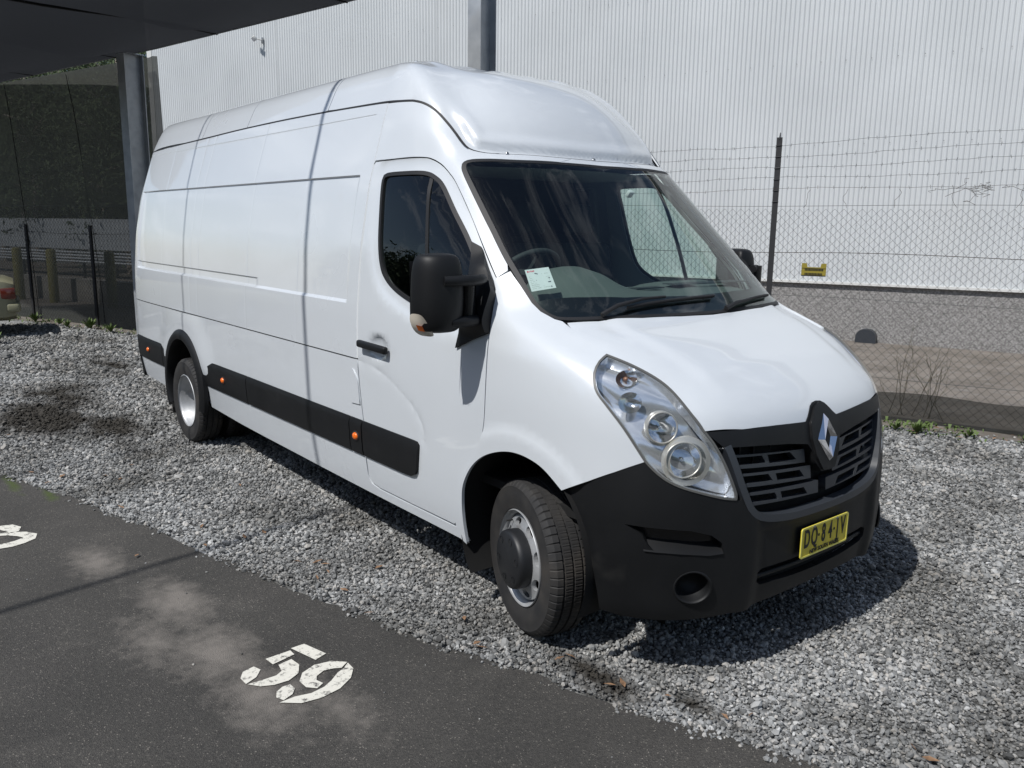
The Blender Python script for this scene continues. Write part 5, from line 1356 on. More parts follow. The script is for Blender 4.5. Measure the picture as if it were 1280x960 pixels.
# ---- bonnet and windscreen
right = [(0.20, 0.0, 1.432), (0.188, -0.22, 1.433), (0.160, -0.45, 1.436), (0.105, -0.665, 1.440), (0.045, -0.795, 1.440)] + BSIDE[1:] + HB2[::-1][1:-1] + [(0.703, -0.665, 1.060)] + [(a + 0.001, b, c - 0.003) for a, b, c in TRIM_T[1:8]]
bon = right + [(0.770, 0.0, 1.111)] + mir(right[1:])[::-1]
def bonnet_off(P):
    x, y = P[:, 0], np.abs(P[:, 1])
    edge = 0.62 - 0.10 * smooth01(0.1, 0.7, x)
    return -0.010 * smooth01(edge - 0.045, edge + 0.045, y) * smooth01(0.72, 0.55, x) + 0.004 * np.exp(-((x - 0.57) / 0.05) ** 2) * smooth01(0.66, 0.5, y)
panel('bonnet', bon, (0.75, 0, 0.85), 'paint', van, off=bonnet_off, step=0.024, flange=0.014, gap=0.003)
wsl = WS_C + mir(WS_C[:-1])[::-1][:-1]
wsd = (0.75, 0, 0.66)
panel('windscreen', wsl, wsd, 'glass', van, off=-0.002, step=0.05, flange=0.0, gap=0.008)
ring('windscreen_seal', wsl, wsd, 0.018, 'seal', van, off=-0.001, step=0.02, flange=0.012)
band = [(0.20, 0.0, 1.445), (0.190, -0.22, 1.447), (0.163, -0.45, 1.448), (0.106, -0.67, 1.449), (0.04, -0.80, 1.449), (-0.010, -0.838, 1.454), (-0.06, -0.855, 1.474), (-0.11, -0.862, 1.507), (-0.075, -0.80, 1.525), (0.00, -0.64, 1.527), (0.06, -0.45, 1.526), (0.088, -0.22, 1.523), (0.10, 0, 1.520)]
bandl = band[:8] + band[8:] + mir(band[8:-1])[::-1] + mir(band[1:8])[::-1]
panel('lower_frit_band', bandl, wsd, 'frit', van, off=-0.006, step=0.04, flange=0.0)
cow = [(0.205, 0.0, 1.430), (0.192, -0.22, 1.431), (0.163, -0.45, 1.434), (0.107, -0.67, 1.438), (0.043, -0.80, 1.438), (0.0, -0.835, 1.447), (0.01, -0.825, 1.458), (0.10, -0.67, 1.455), (0.158, -0.45, 1.453), (0.186, -0.22, 1.451), (0.196, 0, 1.450)]
panel('scuttle', cow + mir(cow[6:-1])[::-1] + mir(cow[1:6])[::-1], (0.4, 0, 0.9), 'plastic', van, off=-0.012, step=0.03, flange=0.03)

def band_along(curve, w, d):
    dd, e1, e2 = frame(d); c = np.asarray(curve, float); c2 = np.stack([c @ e1, c @ e2], 1)
    t = np.gradient(c2, axis=0); t /= np.linalg.norm(t, axis=1, keepdims=True); nn = np.stack([-t[:, 1], t[:, 0]], 1)
    cen = c2.mean(0)
    if ((cen - c2[len(c2) // 2]) * nn[len(c2) // 2]).sum() < 0: nn = -nn
    i2 = c2 + nn * w
    inner = e1[None] * i2[:, :1] + e2[None] * i2[:, 1:] + dd[None] * (c @ dd)[:, None]
    return [tuple(q) for q in c] + [tuple(q) for q in inner[::-1]]
# ---- rubber seal between the body and the roof mouldings
def seam_seal(s):
    c = np.array(cv(SEAMR, 0.06)[1:] + [q for q in SEAM_C if q[0] < -0.70])
    dd, e1, e2 = frame((0.15, -1, 0.75)); c2 = np.stack([c @ e1, c @ e2], 1); tt = np.gradient(c2, axis=0); tt /= np.linalg.norm(tt, axis=1, keepdims=True); nn = np.stack([-tt[:, 1], tt[:, 0]], 1)
    w_ = 0.0055 * (0.45 + 0.55 * smooth01(-0.72, -0.85, c[:, 0]))[:, None]
    def b3(q): return [tuple(v) for v in e1[None] * q[:, :1] + e2[None] * q[:, 1:] + dd[None] * (c @ dd)[:, None]]
    panel('roof_seam_seal', sd(b3(c2 + nn * w_) + b3(c2 - nn * w_)[::-1], s), (0.15, s, 0.75), 'seal', van, off=0.0008, step=0.05, flange=0.0)
both(seam_seal)
fs_ = [q for q in SEAM_C if q[0] >= -0.72]; fs_ = fs_ + mir(fs_[:-1])[::-1]
panel('lip_seal', band_along(fs_, -0.004, (1, 0, 0.9)), (1, 0, 0.9), 'seal', van, off=0.0008, step=0.03, flange=0.0)
hs_ = [(a - 0.002, b, c - 0.006) for a, b, c in SEAM_C]
hs_ = [[q for q in hs_ if q[0] + 0.002 < -0.60][-1]] + [q for q in hs_ if q[0] + 0.002 >= -0.60]
wt_ = [q for q in WS_C if abs(q[1]) < 0.285][:8]; wt_ = [q for q in WS_C[:40] if q[2] > 2.1 and abs(q[1]) < 0.285]
hp_ = hs_ + mir(hs_[:-1])[::-1] + mir([WS[1]]) + mir(wt_[1:])[::-1] + wt_ + [WS[1]]
panel('windscreen_header', hp_, (0.75, 0, 0.66), 'paint', van, off=0.0, step=0.03, flange=0.012, gap=0.0006)
# ---- high roof cap, in four mouldings
SEAM3 = np.concatenate([spline(SEAMR, 0.05), spline(SEAM, 0.02)])
def cap_off(P):
    x, y = P[:, 0], P[:, 1]; q = P * np.array([1, -1, 1]); q[:, 1] = -np.abs(P[:, 1])
    front = x > -1.6
    o = np.zeros(len(P)); 
    if front.any():
        S3 = SEAM3[SEAM3[:, 0] > -1.3]
        d = np.sqrt(((q[front][:, None] - S3[None]) ** 2).sum(-1).min(1))
        fr = smooth01(-1.05, -0.85, x[front])
        o[front] = (-0.020 * smooth01(0.070, 0.050, d) + 0.010 * np.exp(-((d - 0.100) / 0.03) ** 2)) * fr - 0.004 * smooth01(0.02, 0.0, d) * (1 - fr)
    ribs = sum(np.exp(-((y - yy) / 0.045) ** 4) for yy in (-0.46, -0.23, 0.0, 0.23, 0.46))
    o += 0.016 * ribs * smooth01(-1.28, -1.50, x)
    return o
def cap_right(x0, x1):
    a = [q for q in (SEAMR + SEAM) if x0 < q[0] < x1]
    return a
joints = [-5.88, -4.36, -3.43, -2.15, None]
for i in range(4):
    xa, xb = joints[i], joints[i + 1]
    def seam_at(x):
        ys = np.interp(x, [q[0] for q in SEAMR], [q[1] for q in SEAMR]); return tuple(at_top(x, ys + 0.004))
    def crossbar(x): return [at_top(x - 0.16 * (1 - min(1, abs(y) / 0.78)), y) for y in np.linspace(0.70, -0.70, 13)]
    seamr = [q for q in SEAMR if q[0] > xa + 0.03 and (xb is None or q[0] < xb - 0.03)]
    if i == 0:
        rr_ = [at_top(-5.80, y) for y in np.linspace(0.68, -0.68, 12)]
        right_ = [seam_at(-5.80)] + seamr[1:] + [seam_at(xb - 0.003)]
        poly = right_ + crossbar(xb - 0.003)[::-1] + mir(right_)[::-1] + rr_
    elif xb is None:
        right_ = [seam_at(xa + 0.003)] + seamr + [(a, b + 0.003, c + 0.005) for a, b, c in SEAM_C]
        poly = right_ + mir(right_[:-1])[::-1] + crossbar(xa + 0.003)
    else:
        right_ = [seam_at(xa + 0.003)] + seamr + [seam_at(xb - 0.003)]
        poly = right_ + crossbar(xb - 0.003)[::-1] + mir(right_)[::-1] + crossbar(xa + 0.003)
    panel('roof_moulding', poly, (0.28 if xb is None else 0, 0, 1), 'paint', van, off=cap_off, step=0.018 if xb is None else 0.035, flange=0.012)
rc = [at_rear(y, 2.49) for y in np.linspace(-0.60, 0.60, 9)] + [at_rear(y, z) for y, z in ((0.58, 2.58), (0.5, 2.66), (0.3, 2.70), (0, 2.715), (-0.3, 2.70), (-0.5, 2.66), (-0.58, 2.58))]
panel('roof_rear_cap', rc, (-1, 0, 0), 'paint', van, step=0.06)
for y, x in ((-0.535, -0.70), (0.0, -0.615), (0.535, -0.70)):
    c, _ = on_skin((x, y, 2.21)); h = BVH.find_nearest(Vector(c)); n = h[1]
    if n.x < 0: n = -n
    o = MB().lathe([(0.0, 0.005), (0.007, 0.004), (0.010, 0.0)], 12, 'z').build('screw', 'screw', van, loc=Vector(c) - n * 0.011); o.rotation_euler = n.to_track_quat('Z', 'Y').to_euler()

# ---- front bumper (two halves of one moulding) with its openings
ctr_top = GRILLE[::-1]
BL = [(0.44, -0.94, 0.30), (0.52, -0.895, 0.29), (0.62, -0.80, 0.29), (0.72, -0.66, 0.295), (0.79, -0.45, 0.305), (0.82, -0.20, 0.315), (0.825, 0.0, 0.318)]
INTAKE = [(0.535, -0.915, 0.690), (0.60, -0.87, 0.686), (0.665, -0.815, 0.683), (0.725, -0.739, 0.677), (0.767, -0.666, 0.655), (0.786, -0.622, 0.620), (0.790, -0.612, 0.575), (0.765, -0.672, 0.572), (0.703, -0.771, 0.582), (0.64, -0.84, 0.586), (0.615, -0.862, 0.61), (0.595, -0.878, 0.655)]
SLOT = [(0.85, 0.0, 0.470), (0.845, -0.2, 0.468), (0.838, -0.40, 0.468), (0.834, -0.425, 0.455), (0.83, -0.425, 0.415), (0.832, -0.40, 0.395), (0.842, -0.2, 0.385), (0.845, 0.0, 0.382)]
bp = Panels(); fogs = {}
for s in (-1, 1):
    db = (1, s * 0.75, 0.0)
    cx = [at_front(0.0, z) for z in (0.653, 0.59, 0.53, 0.475)]; cb = [at_front(0.0, z) for z in (0.378, 0.34, 0.318)]
    slot = sd([tuple(at_front(q[1], q[2])) for q in SLOT], s)
    fogc = at_front(s * 0.722, 0.440)
    fd, fe1, fe2 = frame((0.80, s * 0.60, 0))
    fog = [tuple(fogc + fe1 * 0.072 * math.cos(w) + fe2 * 0.062 * math.sin(w)) for w in np.linspace(0, 2 * math.pi, 24, endpoint=False)]
    poly = [tuple(cx[0])] + sd(GLOW[::-1][1:], s) + sd([(0.805, -0.545, 0.783)], s) + sd(HA2[1:], s)[::-1] + sd(BTOP, s)[::-1] + sd(BREAR[1:], s) + sd(BL[1:6], s) + [tuple(cb[2]), tuple(cb[1]), tuple(cb[0])] + slot[::-1][0:] + [tuple(cx[3]), tuple(cx[2]), tuple(cx[1])]
    def boff(P, s=s):
        y, z = np.abs(P[:, 1]), P[:, 2]
        o = -0.010 * smooth01(0.445, 0.41, y) * smooth01(0.655, 0.63, z)            # flat field for the number plate
        o = o + 0.010 * smooth01(0.44, 0.47, y) * smooth01(0.56, 0.49, y)
        o = o - 0.012 * np.exp(-((z - (0.90 - 0.10 * smooth01(0.6, 0.9, y))) / 0.02) ** 2) * 0
        o = o - 0.016 * smooth01(0.46, 0.30, P[:, 0]) * 1.0
        return o
    bp.piece(poly, db, holes=[sd(INTAKE, s), fog], off=boff, step=0.020, flange=0.03, holeflange=0.05, skip=lambda P: abs(P[1]) < 0.004)
    fogs[s] = (fogc, fog)
bumper = bp.build('front_bumper', 'plastic', van)
for s in (-1, 1):
    db = (1, s * 0.75, 0.0)
    panel('intake_back', sd(INTAKE, s), db, 'gloss_black', bumper, off=-0.05, step=0.03, flange=0.0, gap=-0.003)
    # shelf inside the intake
    sh = MB(); lo = sd([(0.60, -0.872, 0.590), (0.64, -0.842, 0.588), (0.703, -0.773, 0.584), (0.765, -0.674, 0.574), (0.788, -0.616, 0.577)], s)
    vs = []
    for q in lo:
        c, _ = on_skin(q); vs += [c + np.array([0.006, s * 0.004, 0.0]), c + np.array([-0.05, -s * 0.035, 0.045])]
    sh.add(vs, [(2 * i, 2 * i + 2, 2 * i + 3, 2 * i + 1) for i in range(len(lo) - 1)], True)
    sh.build('intake_shelf', 'plastic', bumper)
    fogc, fog = fogs[s]; dv = Vector((0.80, s * 0.60, 0)).normalized()
    o = MB().lathe([(0.0, -0.075), (0.035, -0.07), (0.055, -0.045), (0.066, -0.01), (0.070, 0.004), (0.076, 0.005), (0.080, -0.002)], 32, 'z').build('fog_lamp_blank', 'plastic_grey' if 0 else 'plastic', bumper, loc=Vector(fogc)); o.rotation_euler = dv.to_track_quat('Z', 'Y').to_euler(); o.scale = (1.0, 0.9, 1)
sb_ = [tuple(at_front(q[1], q[2])) for q in SLOT]; sb_ = sb_ + mir(sb_[1:-1])[::-1]
panel('slot_back', sb_, (1, 0, 0), 'void', bumper, off=-0.05, step=0.05, flange=0.0, gap=-0.01)
mb = MB(); mb.tube([tuple(np.array(at_front(y, 0.430 - 0.0)) - np.array([0.03, 0, 0])) for y in np.linspace(-0.42, 0.42, 15)], 0.012, 6); mb.build('slot_bar', 'plastic', bumper)

# ---- grille
grl = [(0.752, -0.6, 0.996)] + GRILLE[1:]
gfull = TRIM_B[::-1][0:] ; 
gr_out = GRILLE + mir(GRILLE[:-1])[::-1] + [(0.794, 0.423, 0.99), (0.815, 0.2, 0.99), (0.82, 0.0, 0.99), (0.815, -0.2, 0.99), (0.794, -0.423, 0.99)]
gr = panel('grille', gr_out, (1, 0, 0), 'void', van, off=-0.085, step=0.05, flange=0.0, gap=-0.02)
sur = GRILLE + mir(GRILLE[:-1])[::-1]
gs = spline([GRILLE[0]] + GRILLE[1:] + mir(GRILLE[:-1])[::-1], 0.03)
def sur_off(P): return np.full(len(P), 0.010)
panel('grille_surround', band_along(gs, 0.030, (1, 0, 0)), (1, 0, 0), 'plastic_grey', gr, off=0.008, step=0.014, flange=0.05)
ROWS_G = [((0.955, 0.915), (0.921, 0.880), 0.572, 0.120, [((-0.543, 0.949), (-0.396, 0.940), (-0.380, 0.914), (-0.535, 0.922)), ((-0.358, 0.938), (-0.220, 0.929), (-0.185, 0.898), (-0.352, 0.908))]),
          ((0.876, 0.836), (0.846, 0.806), 0.556, 0.085, [((-0.512, 0.870), (-0.367, 0.861), (-0.345, 0.834), (-0.505, 0.844)), ((-0.318, 0.856), (-0.163, 0.846), (-0.136, 0.816), (-0.310, 0.830))]),
          ((0.793, 0.754), (0.772, 0.732), 0.520, 0.030, [((-0.482, 0.787), (-0.333, 0.778), (-0.313, 0.751), (-0.474, 0.763)), ((-0.292, 0.776), (-0.138, 0.767), (-0.114, 0.737), (-0.283, 0.750))])]
for s in (-1, 1):
    for (zt0, zb0), (zt1, zb1), yo, yi, boxes in ROWS_G:
        q = [at_front(s * (yo + (yi - yo) * k / 6), zt0 + 0.009 + (zt1 - zt0) * k / 6) for k in range(7)] + [at_front(s * (yo + (yi - yo) * k / 6), zb0 - 0.006 + (zb1 - zb0) * k / 6) for k in range(6, -1, -1)]
        hol = []
        for bx_ in boxes:
            b2 = inset(np.array([(abs(a), b) for a, b in bx_]), -0.0025)
            hol.append([tuple(at_front(s * a, b)) for a, b in b2])
        panel('grille_bar', q, (1, 0, 0), 'plastic_grey', gr, holes=hol, off=-0.022, step=0.03, flange=0.035, holeflange=0.03)
    for yy in (0.155, 0.26, 0.375, 0.47):
        MB().box((0.70, s * yy - 0.005, 0.69), (0.735, s * yy + 0.005, 0.98)).build('grille_rib', 'plastic', gr)
tr = [tuple(q) for q in TRIM_T] + mir(TRIM_T[:-1])[::-1] + mir(TRIM_B)[::-1] + TRIM_B[1:]
trim = panel('bonnet_trim', tr, (1, 0, 0.1), 'plastic', van, off=0.004, step=0.022, flange=0.05)
sh_o = [(0.0, 1.105), (0.045, 1.088), (0.10, 1.035), (0.108, 0.975), (0.085, 0.895), (0.045, 0.832), (0.0, 0.826)]
shp = [tuple(at_front(-a, b)) for a, b in sh_o] + [tuple(at_front(a, b)) for a, b in sh_o[1:-1][::-1]]
panel('badge_plinth', shp, (1, 0, 0.1), 'plastic', trim, off=0.016, step=0.018, flange=0.02)
# lozenge badge: a folded chrome ring
lz = MB(); cz_, hw_, hh_ = 0.966, 0.072, 0.100
def bx(a, b, raise_):
    q = at_front(a, b); return (q[0] + 0.014 + raise_, a, b)
outer_ = [(0, hh_), (-hw_, 0), (0, -hh_), (hw_, 0)]; mid_ = [(0, hh_ * 0.80), (-hw_ * 0.66, 0), (0, -hh_ * 0.80), (hw_ * 0.66, 0)]; inn_ = [(0.006, hh_ * 0.50), (-hw_ * 0.26, 0), (0.006, -hh_ * 0.50), (hw_ * 0.36, 0)]
vs = [bx(a, cz_ + b, 0.004) for a, b in outer_] + [bx(a, cz_ + b, 0.022) for a, b in mid_] + [bx(a, cz_ + b, 0.002) for a, b in inn_]
lz.add(vs, [(i, (i + 1) % 4, 4 + (i + 1) % 4, 4 + i) for i in range(4)] + [(4 + i, 4 + (i + 1) % 4, 8 + (i + 1) % 4, 8 + i) for i in range(4)])
lz.build('badge', 'chrome', trim)

# ---- number plate
pl_ = empty('number_plate', (0, 0, 0)); pl_.parent = van
pl_.location = (0.866, 0.0, 0.533); pl_.rotation_euler = (0, R(-2), 0)
def rrect(w, h, r_, n=5):
    out = []
    for cx_, cy_, a0 in ((w - r_, h - r_, 0), (-w + r_, h - r_, 90), (-w + r_, -h + r_, 180), (w - r_, -h + r_, 270)):
        for k in range(n + 1):
            a = R(a0 + 90 * k / n); out.append((cx_ + r_ * math.cos(a), cy_ + r_ * math.sin(a)))
    return out
pbk = flat_shape('plate_blank', rrect(0.186, 0.067, 0.012), [], 'plate_yellow', van, 0.004, lambda a, b, d: (0.868 + d, a, 0.533 + b), 0.05)
bpy.data.objects.remove(pl_)
pbk.name = 'number_plate'
flat_shape('plate_border', rrect(0.1862, 0.0672, 0.012), [np.array(rrect(0.179, 0.060, 0.009))], 'plate_rim', pbk, 0.003, lambda a, b, d: (0.8695 + d, a, 0.533 + b), 0.03)
def plate_text(txt, size, y0, z0, sx, name):
    me = text_mesh(txt, size, name, 0.0008)
    o = put(name, me, 'plate_black', pbk); o.rotation_euler = (R(90), 0, R(90)); o.location = (0.8692, y0, z0); o.scale = (sx, 1, 1); return o
for t_, yy in (('D', -0.142), ('Q', -0.086), ('8', -0.014), ('4', 0.040), ('J', 0.098), ('V', 0.143)): plate_text(t_, 0.112, yy, 0.545, 0.54, 'plate_letter')
for yy in (-0.050, 0.072): MB().box((0.868, yy - 0.005, 0.542), (0.8698, yy + 0.005, 0.552)).build('plate_dot', 'plate_black', pbk)
plate_text('NEW SOUTH WALES', 0.026, 0.0, 0.484, 0.95, 'plate_text')
for yy in (-0.09, 0.09): MB().lathe([(0, 0.0025), (0.006, 0.002), (0.007, 0)], 10, 'x').build('plate_bolt', 'screw', pbk, loc=(0.8685, yy, 0.592))

# ---- headlights
def headlight(s):
    d = (0.72, s * 0.66, 0.22); H = sd(HEAD_C, s)
    hl = empty('headlight', (0, 0, 0)); hl.parent = van
    panel('lamp_shell', H, d, 'lamp_shell', hl, off=lambda P: -0.062 + 0.018 * np.sin(P[:, 2] * 22 + P[:, 1] * 9), step=0.022, flange=0.0, gap=0.004)
    panel('lamp_rim', H, d, 'lamp_shell', hl, holes=[[tuple(q) for q in _inset3(H, d, 0.010)]], off=-0.002, step=0.02, flange=0.05, gap=0.004, holeflange=0.06)
    panel('lens', H, d, 'lens', hl, off=0.003, step=0.025, flange=0.0, gap=0.003)
    ring('gasket', H, d, 0.008, 'lamp_gasket', hl, off=0.004, step=0.02, flange=0.01)
    ax = Vector((0.86, s * 0.48, 0.12)).normalized()
    def bowl(c, r_, depth, mat, inner, sx=1.0, bulb=None, tilt=0.0, trim=True):
        q, _ = on_skin((c[0], c[1] if s < 0 else -c[1], c[2])); base = Vector(q) - ax * inner
        rotq = ax.to_track_quat('Z', 'Y').to_euler()
        prof = [(0.004, -depth)] + [(r_ * t, -depth * (1 - t * t)) for t in (0.3, 0.5, 0.7, 0.85, 1.0)]
        o = MB().lathe(prof, 36, 'z').build('reflector', mat, hl, loc=base); o.rotation_euler = rotq; o.scale = (sx, 1, 1)
        if trim:
            o = MB().lathe([(r_, -0.004), (r_ * 1.0, 0.003), (r_ * 1.05, 0.006), (r_ * 1.10, 0.002), (r_ * 1.12, -0.03)], 36, 'z').build('bezel', 'lamp_trim', hl, loc=base); o.rotation_euler = rotq; o.scale = (sx, 1, 1)
        if bulb:
            o = MB().lathe([(0.0, 0.016), (0.006, 0.014), (0.009, 0.006), (0.009, -depth)], 14, 'z').build('bulb', bulb, hl, loc=base - ax * (depth * 0.45)); o.rotation_euler = rotq
    bowl((0.440, -0.822, 1.243), 0.036, 0.035, 'reflector', 0.026, 1.25, 'amber_bulb', trim=False)
    bowl((0.480, -0.840, 1.150), 0.042, 0.035, 'reflector', 0.026, 1.15, 'lens', trim=False)
    bowl((0.600, -0.785, 1.070), 0.058, 0.055, 'reflector', 0.020, 1.0, 'chrome')
    bowl((0.678, -0.745, 0.952), 0.066, 0.06, 'reflector', 0.016, 1.05, 'chrome')
    # fluted ring round the main beam
    q, _ = on_skin((0.690, -0.728 if s < 0 else 0.728, 0.945)); base = Vector(q) - ax * 0.024
    o = MB().lathe([(0.074, 0.004), (0.096, -0.006), (0.098, -0.03)], 90, 'z', mod=lambda i, k, r_: r_ * (1 + 0.012 * (k % 2)) if i == 1 else r_, smooth=False).build('fluted_ring', 'lamp_trim', hl, loc=base); o.rotation_euler = ax.to_track_quat('Z', 'Y').to_euler()
def _inset3(H, d, w):
    dd, e1, e2 = frame(d); o = np.asarray(H, float); o2 = np.stack([o @ e1, o @ e2], 1); i2 = inset(o2, w)
    return e1[None] * i2[:, :1] + e2[None] * i2[:, 1:] + dd[None] * (o @ dd)[:, None]
both(headlight)

# ---- wheels
def tyre_mesh(R0=0.356, W=0.205, rim=0.215):
    h = W / 2
    prof = [(rim, -h + 0.022), (rim + 0.012, -h + 0.010), (rim + 0.045, -h + 0.001), (R0 - 0.055, -h), (R0 - 0.035, -h + 0.004), (R0 - 0.030, -h + 0.003), (R0 - 0.016, -h + 0.012), (R0 - 0.004, -h + 0.026)]
    for y in (-0.045, 0.0, 0.045):
        prof += [(R0, y - 0.006), (R0 - 0.009, y - 0.004), (R0 - 0.009, y + 0.004), (R0, y + 0.006)]
    prof += [(r_, -y) for r_, y in prof[:8][::-1]]
    n = 480
    def mod(i, k, r_):
        if i in (6, 7, 8, len(prof) - 7, len(prof) - 8, len(prof) - 9) and k % 8 == 0: return r_ - 0.006
        if i in (11, 12, 15, 16) and (k + 2 * i) % 6 == 0: return r_ - 0.003
        return r_
    me = MB().lathe(prof, n, 'y', True, mod).mesh('tyre')
    bm = bmesh.new(); bm.from_mesh(me)
    for e in bm.edges:
        if len(e.link_faces) == 2 and e.calc_face_angle(0) > R(24): e.smooth = False
    bm.to_mesh(me); bm.free()
    return me
TY = tyre_mesh(); TY.materials.append(M('rubber'))
def oval(cx_, cy_, a, b, ang, n=16):
    return [(cx_ + a * math.cos(w) * math.cos(ang) - b * math.sin(w) * math.sin(ang), cy_ + a * math.cos(w) * math.sin(ang) + b * math.sin(w) * math.cos(ang)) for w in np.linspace(0, 2 * math.pi, n, endpoint=False)]
def front_wheel(x, y, steer, s):
    w = empty('front_wheel', (x, y, 0.356), steer + (0 if s < 0 else math.pi)); w.parent = van       # local -y is outward
    put('tyre', TY, None, w)
    rim = MB().lathe([(0.218, -0.098), (0.222, -0.092), (0.214, -0.082), (0.203, -0.075), (0.200, -0.03), (0.190, 0.03), (0.200, 0.09)], 72).build('rim', 'rim', w)
    circ = [(0.192 * math.cos(a), 0.192 * math.sin(a)) for a in np.linspace(0, 6.2832, 64, endpoint=False)]
    inner = [(0.095 * math.cos(a), 0.095 * math.sin(a)) for a in np.linspace(0, 6.2832, 40, endpoint=False)]
    hol = [oval(0.163 * math.cos(a), 0.163 * math.sin(a), 0.019, 0.033, a) for a in np.linspace(0.3, 6.5832, 8, endpoint=False)]
    def pl(a, b, d):
        r_ = math.hypot(a, b); yy = -0.072 + 0.10 * max(0, (r_ - 0.165)) * 1.2 - 0.016 * math.exp(-((r_ - 0.135) / 0.03) ** 2)
        return (a, yy - d, b)
    flat_shape('rim_disc', circ, hol + [inner], 'rim', w, 0.02, pl, 0.014)
    cap = MB().lathe([(0.134, -0.065), (0.136, -0.126), (0.132, -0.144), (0.122, -0.152), (0.0, -0.152)], 60).build('hub_cap', 'hub_plastic', w)
    for a in np.linspace(0.2, 6.4832, 6, endpoint=False):
        MB().lathe([(0.016, -0.1535), (0.0145, -0.1525), (0.013, -0.135), (0.0, -0.135)], 16).build('nut_hole', 'void', w, loc=(0.098 * math.cos(a), -0.0005, 0.098 * math.sin(a)))
    MB().lathe([(0.004, -0.06), (0.004, -0.09), (0.0, -0.09)], 8).build('valve', 'void', w, loc=(0.178 * math.cos(2.2), -0.02, 0.178 * math.sin(2.2)))
    MB().lathe([(0.0, 0.05), (0.15, 0.05), (0.15, -0.02)], 30).build('brake', 'void', w)
def rear_wheel(x, y, s):
    w = empty('rear_wheel', (x, y, 0.356), 0 if s < 0 else math.pi); w.parent = van
    put('tyre', TY, None, w)
    MB().lathe([(0.216, -0.096), (0.222, -0.092), (0.214, -0.080), (0.206, -0.070), (0.202, -0.035), (0.196, -0.030), (0.194, 0.030), (0.186, 0.040), (0.182, 0.070), (0.150, 0.085), (0.10, 0.09), (0.0, 0.09)], 72).build('rim', 'rim', w)
    MB().lathe([(0.085, 0.085), (0.08, 0.03), (0.06, 0.015), (0.0, 0.01)], 30).build('hub', 'plastic_grey', w)
    for a in np.linspace(0, 6.2832, 6, endpoint=False): MB().lathe([(0.014, 0.085), (0.014, 0.06), (0.0, 0.055)], 6).build('wheel_nut', 'screw', w, loc=(0.115 * math.cos(a), 0, 0.115 * math.sin(a)))
STEER = R(15)
front_wheel(-0.045, -0.858, -STEER, -1); front_wheel(-0.045, 0.858, -STEER, 1)
for s in (-1, 1):
    rear_wheel(-4.335, s * 0.955, s)
    o = put('inner_tyre', TY, None, van); o.location = (-4.335, s * 0.70, 0.356)
ub = MB(); ub.box((-5.7, -0.84, 0.40), (-0.5, 0.84, 0.60)).box((-0.55, -0.48, 0.33), (0.62, 0.48, 0.62)); ub.tube([(-4.335, -0.8, 0.347), (-4.335, 0.8, 0.347)], 0.07, 10); ub.tube([(-4.3, 0.0, 0.38), (-0.6, 0.0, 0.42)], 0.05, 8)
ub.build('underbody', 'void', van)

